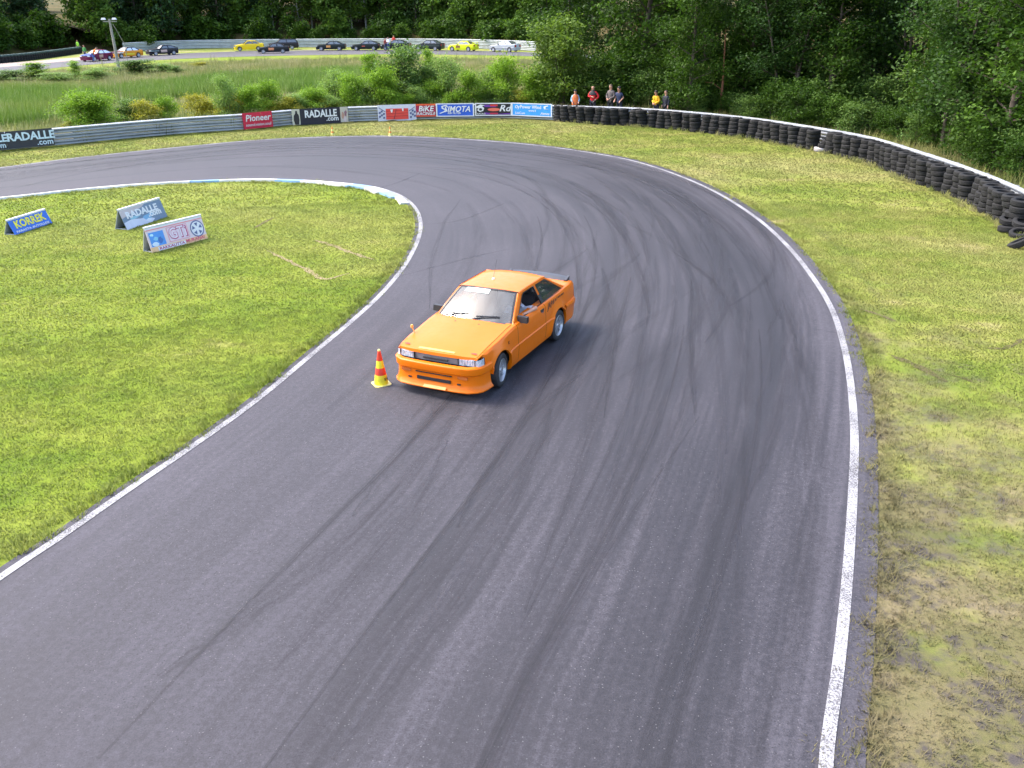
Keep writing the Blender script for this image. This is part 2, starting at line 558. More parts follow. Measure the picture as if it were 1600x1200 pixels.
# ---- lines of the track, read off the photograph and laid on the ground
inner_px = [(0, 905), (100, 838), (200, 768), (300, 700), (400, 628), (500, 545), (560, 494), (600, 456), (635, 412), (655, 370), (656, 342), (644, 320), (620, 304), (585, 293), (540, 287.5), (480, 283), (400, 281), (300, 284), (200, 290), (100, 299), (0, 310)]
outer_px = [(1290, 1200), (1308, 1060), (1320, 950), (1328, 850), (1333, 760), (1335, 680), (1329, 600), (1318, 540), (1300, 485), (1270, 435), (1230, 385), (1180, 340), (1120, 302), (1060, 275), (1000, 255), (950, 244), (880, 233), (800, 224), (700, 217), (600, 213.5), (500, 215), (400, 220), (300, 229), (200, 239), (100, 250), (0, 263)]
I0 = [gp(*p) for p in inner_px]
O0 = [gp(*p) for p in outer_px]
back = Vector((-0.31, -0.95, 0)).normalized()
I0 = [I0[0] + back * k for k in (22, 13, 7, 3)] + I0 + [I0[-1] + (I0[-1] - I0[-3]).normalized() * k for k in (10, 22, 38)]
O0 = [O0[0] + back * k for k in (18, 11, 6, 3, 1.2)] + O0 + [O0[-1] + (O0[-1] - O0[-3]).normalized() * k for k in (10, 22, 38)]
INNER = catmull(I0, 8)
OUTER = catmull(O0, 8)
# corresponding stations of both edges
def nearest(P, q): return min(range(len(P)), key=lambda i: (P[i] - Vector(q)).length)
pairs = [(INNER[0], OUTER[0]), ((-5.62, 8.21, 0), (2.51, 5.47, 0)), ((-4.04, 12.92, 0), (4.5, 10.4, 0)), ((-3.08, 17.2, 0), (5.95, 15.0, 0)), ((-2.5, 20.9, 0), (6.78, 19.4, 0)), ((-2.6, 25.7, 0), (7.08, 25.7, 0)), ((-3.2, 28.6, 0), (6.1, 32.6, 0)), ((-4.3, 30.6, 0), (4.0, 37.3, 0)), ((-5.77, 31.8, 0), (0.1, 41.3, 0)), ((-9.17, 32.7, 0), (-6.0, 44.0, 0)), ((-13.46, 31.9, 0), (-15.0, 40.8, 0)), (INNER[-1], OUTER[-1])]
EI, EO = [], []
for (a, b), (c, d) in zip(pairs, pairs[1:]):
    i0, i1, o0, o1 = nearest(INNER, a), nearest(INNER, c), nearest(OUTER, b), nearest(OUTER, d)
    n = 24
    EI += resample(INNER[i0:i1 + 1], n=n)[:-1]
    EO += resample(OUTER[o0:o1 + 1], n=n)[:-1]
EI.append(INNER[-1]); EO.append(OUTER[-1])
# asphalt reaches a little outside both white lines
AI, AO = [], []
for a, b in zip(EI, EO):
    d = (b - a).normalized()
    AI.append(a - d * 0.16); AO.append(b + d * 0.30)

g = 700
gx = MB(); gx.grid([[(-g + 2 * g * i / 20, -g + 2 * g * j / 20, 0) for i in range(21)] for j in range(21)])
tag(gx.build('ground', m_ground, smooth=False), kind='structure')
tag(strip('race_track', AI, AO, 0.018, m_track), kind='structure')
INNER_S = resample(INNER, 0.35); OUTER_S = resample(OUTER, 0.35)
tag(strip('inner_white_line', offset(INNER_S, 0.055), offset(INNER_S, -0.055), 0.024, m_line), kind='structure')
tag(strip('outer_white_line', offset(OUTER_S, 0.06), offset(OUTER_S, -0.055), 0.024, m_line), kind='structure')

# infield lawn (left of the inner line) and verge (outside the outer line)
LAWN_EDGE = offset(INNER_S, 0.10)
lawn_poly = [(p.x, p.y) for p in LAWN_EDGE] + [(-75, -8)]
tag(poly_sheet('infield_lawn', lawn_poly, 0.008, m_lawn), kind='structure')

# ---- crash barrier line and tyre wall line
rail_px = [(-60, 212), (0, 207), (80, 200.5), (160, 193.5), (240, 187), (310, 182), (377, 178), (455, 171.5), (520, 168), (590, 165.5), (660, 163.5), (740, 162.5), (800, 162), (870, 162), (920, 164), (960, 166), (1000, 168.5), (1050, 172), (1100, 177), (1150, 182), (1200, 188), (1250, 196), (1300, 206), (1350, 218), (1400, 231), (1450, 246), (1500, 262), (1550, 279), (1600, 297)]
RAILH = 0.80
tyre_px = [(868, 190), (900, 192.5), (940, 195.5), (985, 198), (1025, 201), (1070, 205.5), (1120, 211), (1170, 218), (1220, 227), (1272, 236.5), (1306, 244), (1346, 254), (1370, 262), (1405, 278), (1448, 295), (1477, 306.5), (1502, 316.5), (1527, 331), (1554, 347), (1580, 364), (1610, 388)]
T0 = [gp(*p) for p in tyre_px]
R0 = [gp(u, w, RAILH) for u, w in rail_px if u < 840]
for p in R0: p.z = 0
_tw = resample(catmull(T0, 6), 3.6)
_tr = [p + n * 0.74 for p, n in zip(_tw, normals2d(_tw))]
R0 = R0 + _tr[1:]
R0 = [R0[0] + (R0[0] - R0[2]).normalized() * 8] + R0 + [R0[-1] + (R0[-1] - R0[-3]).normalized() * k for k in (2.5, 6, 10)]
RAIL = resample(catmull(R0, 6), 0.5)
_i0 = max(i for i, p in enumerate(RAIL) if p.y > 40 and px((p.x, p.y, 0))[0] < 868)
for _i in range(_i0, len(RAIL)): RAIL[_i].z = 0.055 * min(1, (_i - _i0) / 8)

verge_edge = offset(OUTER_S, -0.24)
vp = [(p.x, p.y) for p in verge_edge] + [(p.x, p.y) for p in offset(RAIL, 0.4)] + [(40, 24), (40, -14)]
tag(poly_sheet('grass_verge', vp, 0.008, m_verge), kind='structure')
# the worn, half bare part of the verge near the camera
wp = [gp(u, w) for u, w in [(1318, 470), (1400, 520), (1500, 580), (1640, 660), (1900, 900), (1900, 1300), (1300, 1260), (1330, 1060), (1349, 850), (1352, 700), (1346, 600), (1334, 540)]]
WORN = [(p.x, p.y) for p in catmull(wp + [wp[0]], 5)]

# ---- blue and white kerb round the apex
ki0, ki1 = nearest(INNER_S, gp(643, 318)), len(INNER_S) - 1
KP = INNER_S[ki0:ki1]
kerb = empty('kerb'); tag(kerb, kind='structure')
nk = 3
for b in range(0, min(len(KP) - nk - 1, nk * 52), nk):
    seg = KP[b:b + nk + 1]
    nn = normals2d(KP)[b:b + nk + 1]
    w = 0.14 + 0.42 * min(1, (b + 2) / 8) * max(0.28, 1 - (b / nk) / 11)
    rows = []
    rr = random.Random(b)
    for p, n in zip(seg, nn):
        wj = w + rr.uniform(-0.06, 0.05)
        rows.append([p + n * 0.07 + Vector((0, 0, 0.02)), p + n * 0.09 + Vector((0, 0, 0.06)), p + n * (0.07 + wj) + Vector((0, 0, 0.075)), p + n * (0.09 + wj) + Vector((0, 0, 0.0))])
    k = MB(); k.grid(rows, flip=True); k.face(rows[0]); k.face(rows[-1][::-1])
    k.build('kerb_block', m_kerb_blue if (b // nk) in (1, 3, 6, 9) else m_kerb_white, kerb, angle=30)

# ---- rubber marks, and thin cable shadows painted as dark strips
tm = NT('rubber_and_shadow_mark')
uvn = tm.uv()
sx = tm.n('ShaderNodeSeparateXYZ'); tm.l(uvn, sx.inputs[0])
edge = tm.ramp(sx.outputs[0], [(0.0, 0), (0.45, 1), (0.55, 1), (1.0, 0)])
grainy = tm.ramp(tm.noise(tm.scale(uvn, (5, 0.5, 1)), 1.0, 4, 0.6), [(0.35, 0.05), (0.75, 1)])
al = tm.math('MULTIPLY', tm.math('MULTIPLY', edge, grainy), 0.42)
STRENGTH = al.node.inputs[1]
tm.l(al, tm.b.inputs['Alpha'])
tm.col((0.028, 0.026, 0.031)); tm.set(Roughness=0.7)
m_rub_shade = tm.m
m_rub_faint = m_rub_shade.copy(); m_rub_strong = m_rub_shade.copy()
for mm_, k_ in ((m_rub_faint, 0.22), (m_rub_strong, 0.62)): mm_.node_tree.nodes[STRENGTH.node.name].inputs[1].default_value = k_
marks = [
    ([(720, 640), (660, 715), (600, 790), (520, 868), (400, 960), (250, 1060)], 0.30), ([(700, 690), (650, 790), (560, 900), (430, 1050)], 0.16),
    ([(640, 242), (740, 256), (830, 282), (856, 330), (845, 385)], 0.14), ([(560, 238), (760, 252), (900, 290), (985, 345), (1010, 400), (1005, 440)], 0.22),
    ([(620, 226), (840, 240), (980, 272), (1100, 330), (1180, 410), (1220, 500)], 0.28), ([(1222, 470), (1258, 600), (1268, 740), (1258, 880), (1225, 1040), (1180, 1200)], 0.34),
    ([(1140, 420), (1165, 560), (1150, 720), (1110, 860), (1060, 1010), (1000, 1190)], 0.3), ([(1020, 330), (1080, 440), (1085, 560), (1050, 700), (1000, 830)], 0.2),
    ([(610, 437), (680, 418), (750, 400), (800, 389)], 0.07), ([(655, 352), (720, 345), (790, 318)], 0.08), ([(560, 300), (610, 290), (660, 270)], 0.07), ([(940, 420), (960, 520), (930, 650), (880, 800), (820, 960)], 0.2),  # first strip paints the thin shadow of an overhead cable
    ([(1270, 515), (1330, 527), (1352, 533)], 0.09), ([(0, 300), (150, 268), (330, 245), (560, 232), (760, 238)], 0.22), ([(0, 285), (200, 255), (420, 235), (640, 228)], 0.18), ([(860, 640), (820, 760), (740, 900), (640, 1040), (520, 1190)], 0.22)]  # first strip: cable shadow again, laid on as dark colour
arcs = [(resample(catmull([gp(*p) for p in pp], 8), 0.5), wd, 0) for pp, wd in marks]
rm_ = random.Random(5)
NE = len(EI)
for k in range(64):
    i0 = rm_.randrange(0, NE - 70); n = rm_.randrange(26, 110)
    ua = min(.95, max(.14, rm_.gauss(.66, .20))); ub = min(.96, max(.12, ua + rm_.gauss(0.02, .075))); bow = rm_.gauss(0, .05)
    pts = []
    for i in range(i0, min(NE, i0 + n)):
        t_ = (i - i0) / n
        u_ = ua + (ub - ua) * t_ + bow * math.sin(PI * t_)
        pts.append(EI[i].lerp(EO[i], u_))
    if (pts[0] - pts[-1]).length < 3: continue
    pts = resample(catmull(pts[::4], 4), 0.5)
    wd = rm_.choice((.08, .12, .18, .26)); st = rm_.choice((0, 1, 1, 1)) if wd > .1 else rm_.choice((0, 0, 1, 2))
    arcs.append((pts, wd, st))
    if rm_.random() < .55: arcs.append((offset(pts, rm_.choice((-1, 1)) * rm_.uniform(1.30, 1.45)), wd, st))
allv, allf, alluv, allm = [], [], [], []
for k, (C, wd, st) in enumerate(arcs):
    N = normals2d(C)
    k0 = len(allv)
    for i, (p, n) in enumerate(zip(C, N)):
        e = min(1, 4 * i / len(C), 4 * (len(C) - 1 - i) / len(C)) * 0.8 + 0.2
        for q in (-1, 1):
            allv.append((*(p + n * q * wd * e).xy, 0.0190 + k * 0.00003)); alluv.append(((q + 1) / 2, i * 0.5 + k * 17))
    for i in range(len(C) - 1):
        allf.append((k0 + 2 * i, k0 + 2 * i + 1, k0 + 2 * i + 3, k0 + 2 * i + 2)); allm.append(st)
me = bpy.data.meshes.new('tyre_and_shadow_marks'); me.from_pydata(allv, [], allf); 
for mm_ in (m_rub_shade, m_rub_faint, m_rub_strong): me.materials.append(mm_)
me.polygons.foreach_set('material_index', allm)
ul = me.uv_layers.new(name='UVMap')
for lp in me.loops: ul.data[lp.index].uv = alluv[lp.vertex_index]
tag(link('tyre_and_shadow_marks', me), kind='stuff')

# ---- ruts scraped into the grass
m_rut = gm('bare_rut', (((0.16, 0.14, 0.06), (0.24, 0.19, 0.10), (0.30, 0.24, 0.13)), (0.36, 0.29, 0.16), (0.2, 0.15, 0.1)), dryness=0.5)
m_rutd = gm('dark_rut', (((0.085, 0.085, 0.03), (0.11, 0.095, 0.045), (0.15, 0.12, 0.065)), (0.2, 0.16, 0.09), (0.06, 0.04, 0.03)), dryness=0.5)
def rut(pp, w, mat, nm='rut'):
    C = resample(catmull([gp(*p) for p in pp], 8), 0.15)
    N = normals2d(C); r = random.Random(len(C))
    A = [p + n * w * (0.35 + r.random()) * 0.5 * min(1, 0.2 + 5 * min(i, len(C) - 1 - i) / len(C)) for i, (p, n) in enumerate(zip(C, N))]
    B = [p - n * w * (0.35 + r.random()) * 0.5 * min(1, 0.2 + 5 * min(i, len(C) - 1 - i) / len(C)) for i, (p, n) in enumerate(zip(C, N))]
    tag(strip(nm, A, B, 0.016, mat), kind='structure')
RUTS = [([(492, 376), (515, 383), (550, 396), (585, 407)], 0.16, m_rut), ([(418, 392), (450, 408), (480, 422), (505, 437), (545, 428)], 0.15, m_rut), ([(397, 357), (410, 350), (428, 340)], 0.12, m_rutd),
        ([(1392, 556), (1420, 567), (1450, 582), (1480, 598)], 0.16, m_rutd), ([(1340, 482), (1370, 492), (1400, 503)], 0.13, m_rutd), ([(1480, 585), (1505, 592), (1525, 600)], 0.08, m_rutd), ([(1540, 545), (1570, 545), (1600, 530)], 0.12, m_rutd)]
for a in RUTS: rut(*a)

# ---- grass blades: patches instanced over the lawns
def patch_mesh(name, n, R, h, w, lean, mat, seed, flow=None):
    r = np.random.default_rng(seed)
    ang = r.uniform(0, 2 * PI, n); rad = R * np.sqrt(r.uniform(0, 1, n))
    bx, by = rad * np.cos(ang), rad * np.sin(ang)
    az = r.uniform(0, 2 * PI, n); hh = h * r.uniform(0.5, 1.25, n); ln = lean * r.uniform(0.2, 1.5, n)
    dx, dy = np.cos(az), np.sin(az)
    v = np.zeros((n, 3, 3))
    v[:, 0] = np.stack([bx - dy * w, by + dx * w, np.zeros(n)], 1)
    v[:, 1] = np.stack([bx + dy * w, by - dx * w, np.zeros(n)], 1)
    v[:, 2] = np.stack([bx + dx * hh * ln, by + dy * hh * ln, hh], 1)
    me = bpy.data.meshes.new(name)
    me.vertices.add(3 * n); me.vertices.foreach_set('co', v.ravel())
    me.loops.add(3 * n); me.loops.foreach_set('vertex_index', np.arange(3 * n, dtype=np.int32))
    me.polygons.add(n); me.polygons.foreach_set('loop_start', np.arange(0, 3 * n, 3, dtype=np.int32))
    me.materials.append(mat)
    at = me.attributes.new('tint', 'FLOAT', 'POINT')
    at.data.foreach_set('value', np.repeat(r.uniform(0, 1, n) ** 2, 3))
    me.update(calc_edges=True)
    return me

def scatter(name, pts, patch, label=None, smin=0.8, smax=1.25, seed=1):
    """one 'stuff' object: a cloud of points with a grass patch instanced on each by geometry nodes"""
    r = np.random.default_rng(seed)
    n = len(pts)
    me = bpy.data.meshes.new(name)
    me.vertices.add(n); me.vertices.foreach_set('co', np.asarray(pts, dtype=float).ravel())
    a = me.attributes.new('rz', 'FLOAT_VECTOR', 'POINT')
    rot = np.zeros((n, 3)); rot[:, 2] = r.uniform(0, 2 * PI, n)
    a.data.foreach_set('vector', rot.ravel())
    a = me.attributes.new('sc', 'FLOAT', 'POINT'); a.data.foreach_set('value', r.uniform(smin, smax, n))
    me.update()
    o = link(name, me)
    src = bpy.data.objects.new(name + '_source', patch)      # never linked to the scene: only a source for the nodes
    ng = bpy.data.node_groups.new(name + '_nodes', 'GeometryNodeTree')
    ng.interface.new_socket('Geometry', in_out='INPUT', socket_type='NodeSocketGeometry')
    ng.interface.new_socket('Geometry', in_out='OUTPUT', socket_type='NodeSocketGeometry')
    N = ng.nodes
    gi, go = N.new('NodeGroupInput'), N.new('NodeGroupOutput')
    oi = N.new('GeometryNodeObjectInfo'); oi.inputs['Object'].default_value = src
    ip = N.new('GeometryNodeInstanceOnPoints')
    r1 = N.new('GeometryNodeInputNamedAttribute'); r1.data_type = 'FLOAT_VECTOR'; r1.inputs['Name'].default_value = 'rz'
    s1 = N.new('GeometryNodeInputNamedAttribute'); s1.data_type = 'FLOAT'; s1.inputs['Name'].default_value = 'sc'
    ng.links.new(gi.outputs[0], ip.inputs['Points'])
    ng.links.new(oi.outputs['Geometry'], ip.inputs['Instance'])
    ng.links.new(r1.outputs['Attribute'], ip.inputs['Rotation'])
    ng.links.new(s1.outputs['Attribute'], ip.inputs['Scale'])
    ng.links.new(ip.outputs[0], go.inputs[0])
    md = o.modifiers.new('instances', 'NODES'); md.node_group = ng
    return tag(o, label, kind='stuff')

def in_view(X, Y, m=420, z=0):
    D = np.stack([X, Y, np.full_like(X, z - CAMH)], -1)
    k = D @ np.array(FWD)
    k2 = np.where(k > 0.3, k, 0.3)
    u = 800 + FPX * (D @ np.array(CR)) / k2
    w = 600 - FPX * (D @ np.array(CU)) / k2
    return (k > 0.3) & (u > -m) & (u < 1600 + m) & (w > -60) & (w < 1200 + m)

def sample(poly, spacing, dmin, dmax, seed, hole=None, keep=1.0):
    xs = [p[0] for p in poly]; ys = [p[1] for p in poly]
    r = np.random.default_rng(seed)
    x0, x1, y0, y1 = max(min(xs), -90), min(max(xs), 60), max(min(ys), -10), min(max(ys), 170)
    gxs, gys = np.meshgrid(np.arange(x0, x1, spacing), np.arange(y0, y1, spacing))
    X = gxs.ravel() + r.uniform(-.5, .5, gxs.size) * spacing
    Y = gys.ravel() + r.uniform(-.5, .5, gxs.size) * spacing
    D = np.hypot(X, Y)
    ok = (D >= dmin) & (D < dmax) & in_view(X, Y)
    X, Y = X[ok], Y[ok]
    ok = inside(poly, X, Y)
    if hole is not None: ok &= ~inside(hole, X, Y)
    if keep < 1: ok &= r.uniform(0, 1, len(X)) < keep
    X, Y = X[ok], Y[ok]
    return np.stack([X, Y, np.full_like(X, 0.008)], 1)

lawn_in = [(p.x, p.y) for p in offset(INNER_S, 0.16)] + [(-75, -8)]
verge_in = [(p.x, p.y) for p in offset(OUTER_S, -0.36)] + [(p.x, p.y) for p in offset(RAIL, 0.1)] + [(40, 24), (40, -14)]
p_l1 = patch_mesh('lawn_patch', 60, 0.15, 0.026, 0.0055, 1.0, b_lawn, 1)
p_l2 = patch_mesh('lawn_patch_far', 70, 0.28, 0.030, 0.011, 1.1, b_lawn, 2)
p_l3 = patch_mesh('lawn_patch_farther', 70, 0.5, 0.035, 0.022, 1.1, b_lawn, 3)
scatter('lawn_grass', sample(lawn_in, 0.15, 0, 18, 11), p_l1, 'short green grass blades on the infield lawn')
scatter('lawn_grass_beyond', sample(lawn_in, 0.27, 18, 29, 12), p_l2, 'mown yellow green grass blades across the infield')
scatter('lawn_grass_farthest', sample(lawn_in, 0.5, 29, 60, 13), p_l3, 'mown grass at the far side of the infield')
p_v1 = patch_mesh('verge_patch', 50, 0.17, 0.035, 0.0045, 1.1, b_verge, 4)
p_v2 = patch_mesh('verge_patch_far', 70, 0.28, 0.035, 0.010, 1.1, b_verge, 5)
p_v3 = patch_mesh('verge_patch_farther', 70, 0.5, 0.038, 0.022, 1.1, b_verge, 6)
scatter('worn_verge_grass', sample(WORN, 0.17, 0, 40, 14, keep=0.72), p_v1, 'sparse dry grass on the worn verge', 0.6, 1.5)
scatter('verge_grass', sample(verge_in, 0.26, 0, 29, 15, hole=WORN), p_v2, 'yellow green grass of the outer verge')
scatter('verge_grass_beyond', sample(verge_in, 0.5, 29, 75, 16), p_v3, 'mown verge grass in front of the crash barrier')
# ragged tufts along the edges of the asphalt
r = np.random.default_rng(5)
edge_pts = []
for line, side, lo, hi in ((INNER_S, 1, 0.09, 0.34), (OUTER_S, -1, 0.24, 0.52)):
    for p in resample(offset(line, side * 0.1), 0.07):
        d = math.hypot(p.x, p.y)
        if d > 45 or (d > 24 and r.random() > 0.4): continue
        for _ in range(2):
            n = r.uniform(lo, hi) - 0.1
            edge_pts.append((p.x, p.y, n, side))
OI, OO = offset(INNER_S, 0.1), offset(OUTER_S, -0.1)
def edge_cloud(line, side, lo, hi, seed):
    r = np.random.default_rng(seed)
    pts = []
    Q = resample(line, 0.06); N = normals2d(Q)
    for p, n in zip(Q, N):
        d = math.hypot(p.x, p.y)
        if d > 45 or (d > 22 and r.random() > 0.5): continue
        clump = 0.5 + 0.5 * math.sin(p.x * 3.1 + p.y * 2.3) * math.sin(p.y * 5.7 - p.x)
        q = p + n * side * (lo + (hi - lo) * r.random() - 0.10 * clump * (r.random() > 0.45))
        pts.append((q.x, q.y, 0.012))
    P = np.array(pts)
    return P[in_view(P[:, 0], P[:, 1])]
p_e = patch_mesh('edge_tuft', 26, 0.07, 0.075, 0.0045, 0.9, b_lawn, 8)
p_e2 = patch_mesh('edge_tuft_dry', 26, 0.08, 0.07, 0.0045, 1.0, b_verge, 9)
ik = nearest(INNER_S, gp(640, 318))
scatter('edge_grass', edge_cloud(INNER_S[:ik], 1, 0.12, 0.40, 3), p_e, 'grass tufts along the inner edge of the asphalt', 0.6, 1.5)
scatter('edge_grass_beyond', edge_cloud(INNER_S[ik:], 1, 0.50, 0.75, 4), p_e, 'grass tufts behind the blue and white kerb', 0.6, 1.5)
scatter('dry_edge_grass', edge_cloud(OUTER_S, -1, 0.27, 0.55, 5), p_e2, 'dry grass tufts along the outer edge of the asphalt', 0.6, 1.5)
# ================================================================ barriers, tyres, banners, signs, cones, pole
m_galv = plain('galvanised_steel', (0.40, 0.42, 0.445), 0.5, 0.35, 0.14, 1.5)
m_galv_old = plain('weathered_steel', (0.40, 0.41, 0.42), 0.6, 0.3, 0.14, 3.0)
m_post = plain('post_steel', (0.28, 0.28, 0.28), 0.6, 0.4)
m_rubber = plain('old_rubber', (0.0050, 0.0049, 0.0056), 0.8, 0.0, 0.3, 5.0, bump=0.3)
m_rubber2 = plain('dusty_rubber', (0.0100, 0.0095, 0.0100), 0.9, 0.0, 0.3, 5.0, bump=0.3)
m_white_tyre = plain('white_painted_rubber', (0.42, 0.38, 0.38), 0.8, 0.0, 0.3, 5.0)

WPROF = [(0.0, 0.0), (0.012, 0.004), (0.070, 0.028), (0.085, 0.040), (0.085, 0.078), (0.070, 0.092), (0.004, 0.120), (0.0, 0.131), (0.004, 0.142), (0.070, 0.170), (0.085, 0.184), (0.085, 0.222), (0.070, 0.234), (0.012, 0.258), (0.0, 0.262)]

def beam_mesh(P, z0, hgt, nm, mat, side, sc=1.0):
    """W beam along the polyline P, bulging towards `side`"""
    N = normals2d(P)
    k = hgt / 0.262
    rows = [[p + n * side * d * 1.35 + Vector((0, 0, z0 + z * k)) for d, z in WPROF] for p, n in zip(P, N)]
    b = MB(); b.grid(rows, flip=(side < 0))
    rows2 = [[q - n * side * 0.004 for q in r_] for r_, n in zip(rows, N)]
    b.grid(rows2, flip=(side > 0))
    return b.mesh(nm, mat, angle=50)

def barrier(name, line, h, nb, seg, label, cat, mat, side, step_post=2.0):
    o = empty(name, line[len(line) // 2], label=label, cat=cat)
    base = Vector(o.location)
    L = resample(line, 0.5)
    L = [p - base for p in L]
    n = int(seg / 0.5)
    hb = h / nb
    for i in range(0, len(L) - 1, n):
        piece = L[i:i + n + 1]
        if len(piece) < 2: continue
        q = []
        for j, p in enumerate(piece): q.append(p)
        # ends overlap slightly, one beam lapping its neighbour
        off = 0.006 * ((i // n) % 2)
        q2 = offset(q, side * off) if off else q
        for b in range(nb):
            link('rail_beam', beam_mesh(q2, 0.03 + b * hb, hb - 0.022, 'rail_beam', mat, side), o)
    m = int(step_post / 0.5)
    N = normals2d(L)
    pm = MB(); pm.box((-0.05, -0.06, 0), (0.05, 0.06, h - 0.01)); pme = pm.mesh('post', m_post)
    for i in range(1, len(L), m):
        link('post', pme, o, L[i] - N[i] * side * 0.07, (0, 0, math.atan2(N[i].y, N[i].x) + PI / 2))
    return o
# the side that faces the track (normals point left of the travelling direction; the line runs left to right)
barrier('crash_barrier', RAIL, RAILH, 3, 4.0, 'long ribbed grey steel crash barrier curving round the outside of the bend', 'crash barrier', m_galv, -1)

# ---- tyre wall: every tyre is a thing
def tyre_mesh(name, R, w, mat, seed=0):
    r = R
    prof = [(r * 0.60, -w * .40), (r * 0.66, -w * .5), (r * 0.80, -w * .5), (r * 0.93, -w * .46), (r * 0.99, -w * .36), (r, -w * .20), (r * 0.972, -w * .17), (r * 0.972, -w * .14), (r, -w * .11),
            (r, w * .11), (r * 0.972, w * .14), (r * 0.972, w * .17), (r, w * .20), (r * 0.99, w * .36), (r * 0.93, w * .46), (r * 0.80, w * .5), (r * 0.66, w * .5), (r * 0.60, w * .40), (r * 0.62, 0)]
    b = MB(); b.lathe([(p, z) for p, z in prof], 28, closed_prof=True)
    return b.mesh(name, mat, angle=40)
TY = [tyre_mesh('tyre', 0.265, 0.160, m_rubber2), tyre_mesh('tyre', 0.302, 0.166, m_rubber), tyre_mesh('tyre', 0.285, 0.162, m_rubber), tyre_mesh('tyre', 0.275, 0.164, m_rubber), tyre_mesh('tyre', 0.292, 0.158, m_rubber2), tyre_mesh('tyre', 0.288, 0.165, m_rubber)]
TYW = tyre_mesh('tyre', 0.30, 0.185, m_white_tyre)
TW = resample(catmull(T0, 6), 0.1)
# stack feet: the front of the stack stands on the photographed foot line
def along(P, step_fn):
    out, s, acc, want = [], 0, 0.0, 0.0
    for a, b in zip(P, P[1:]):
        d = (b - a).length
        while acc + d >= want:
            out.append((a.lerp(b, (want - acc) / d), (b - a).normalized()))
            want += step_fn(want)
        acc += d
    return out
ORD = ['first', 'second', 'third', 'fourth', 'fifth', 'sixth', 'seventh', 'eighth', 'ninth', 'tenth', 'eleventh', 'twelfth', 'thirteenth', 'fourteenth', 'fifteenth', 'sixteenth', 'seventeenth', 'eighteenth', 'nineteenth', 'twentieth']
LV = {0: 'bottom', 1: 'second lowest', 2: 'middle', 3: 'second highest', 4: 'topmost'}
stacks = along(TW, lambda s: 0.50 if s < 7.5 else 0.545)
stacks = [s for s in stacks if px(s[0])[0] < 1578]
rt = random.Random(21)
NST = len(stacks)
special = min(range(NST), key=lambda i: abs(px(stacks[i][0])[0] - 1277))
loose = min(range(NST), key=lambda i: abs(px(stacks[i][0])[0] - 985))
def tyre_thing(loc, rot, label, me, cat='tyre', grp='old tyres of the tyre wall'):
    return tag(link('tyre', me, None, loc, rot), label, cat, grp)
for i, (p, d) in enumerate(stacks):
    n = Vector((-d.y, d.x, 0))
    c = p + n * (0.29 + rt.uniform(-0.05, 0.05))
    lean = Vector((rt.uniform(-1, 1), rt.uniform(-1, 1), 0)) * 0.012
    if i == special: lean = d * 0.05 + n * 0.02
    if i <= special - 20: where = ORD[min(19, i)] + ' tyre stack right of the light blue banner'
    elif i < special: where = ORD[special - i - 1] + ' tyre stack left of the white painted tyre'
    elif i == special: where = 'leaning tyre stack standing on the white painted tyre'
    elif i < NST - 1 - (NST - 1 - special) // 2: where = ORD[i - special - 1] + ' tyre stack right of the white painted tyre'
    else: where = ORD[NST - 1 - i] + ' tyre stack before the tumbled heap'
    z = 0.0
    for k in range(5):
        me = TY[rt.randrange(6)] if rt.random() < .62 else TY[i % 6]
        wd = 0.164
        lab = f'{LV[k]} black tyre in the {where}'
        if i == special and k == 0:
            me, lab = TYW, 'white painted tyre at the foot of a leaning black stack'
        tx, ty = rt.uniform(-1, 1) * 0.035, rt.uniform(-1, 1) * 0.035
        if i == loose and k == 4: tx = 0.16; lab = 'tilted black tyre on top of the ' + where
        q = c + lean * k * 2.5 + Vector((rt.uniform(-.02, .02), rt.uniform(-.02, .02), z + wd / 2))
        tyre_thing(q, (tx, ty, rt.uniform(0, 6)), lab, me)
        z += wd + 0.001
# the tumbled heap at the right hand end of the wall
heap = [((1574, 366), 0.09, (0.05, 0.1)), ((1577, 362), 0.26, (0.15, 0.0)), ((1582, 360), 0.43, (-.06, .15)), ((1588, 357), 0.60, (0.2, -0.05)),
        ((1592, 374), 0.10, (0.25, 0.12)), ((1597, 368), 0.29, (-.1, .2)), ((1602, 364), 0.46, (.1, .1)), ((1606, 360), 0.64, (.05, -.1)), ((1611, 356), 0.82, (0.0, 0.15)),
        ((1625, 384), 0.10, (0.1, -0.2)), ((1632, 378), 0.28, (0.2, .1)), ((1640, 372), 0.46, (-.1, 0.0)), ((1646, 366), 0.64, (.1, .1)), ((1592, 390), 0.12, (0.5, 0.25)), ((1655, 395), 0.1, (0.1, 0.1)), ((1662, 388), 0.27, (.1, 0)), ((1668, 380), 0.44, (0, .1))]
for j, ((u, w), z, (a, b)) in enumerate(heap):
    p = gp(u, w); p.z = z
    p += (Vector(p) - CAMO).normalized() * 0.25
    p.z = z
    hd = ('lowest', 'second', 'third', 'topmost') if j < 4 else ('lowest', 'second', 'third', 'fourth', 'topmost') if j < 9 else ('lowest', 'second', 'third', 'topmost') if j < 13 else ('', 'lowest', 'second', 'topmost')
    hi = j if j < 4 else j - 4 if j < 9 else j - 9 if j < 13 else j - 13
    hp = 'left' if j < 4 else 'middle' if j < 9 else 'right' if j < 13 else 'outermost'
    lab = f'{hd[hi]} tyre in the {hp} pile of the tumbled black heap' if j != 13 else 'single black tyre lying askew in front of the tumbled heap'
    tyre_thing(p, (a, b, rt.uniform(0, 6)), lab, TY[j % 4], grp='tyres in the tumbled heap' if j != 13 else 'old tyres of the tyre wall')

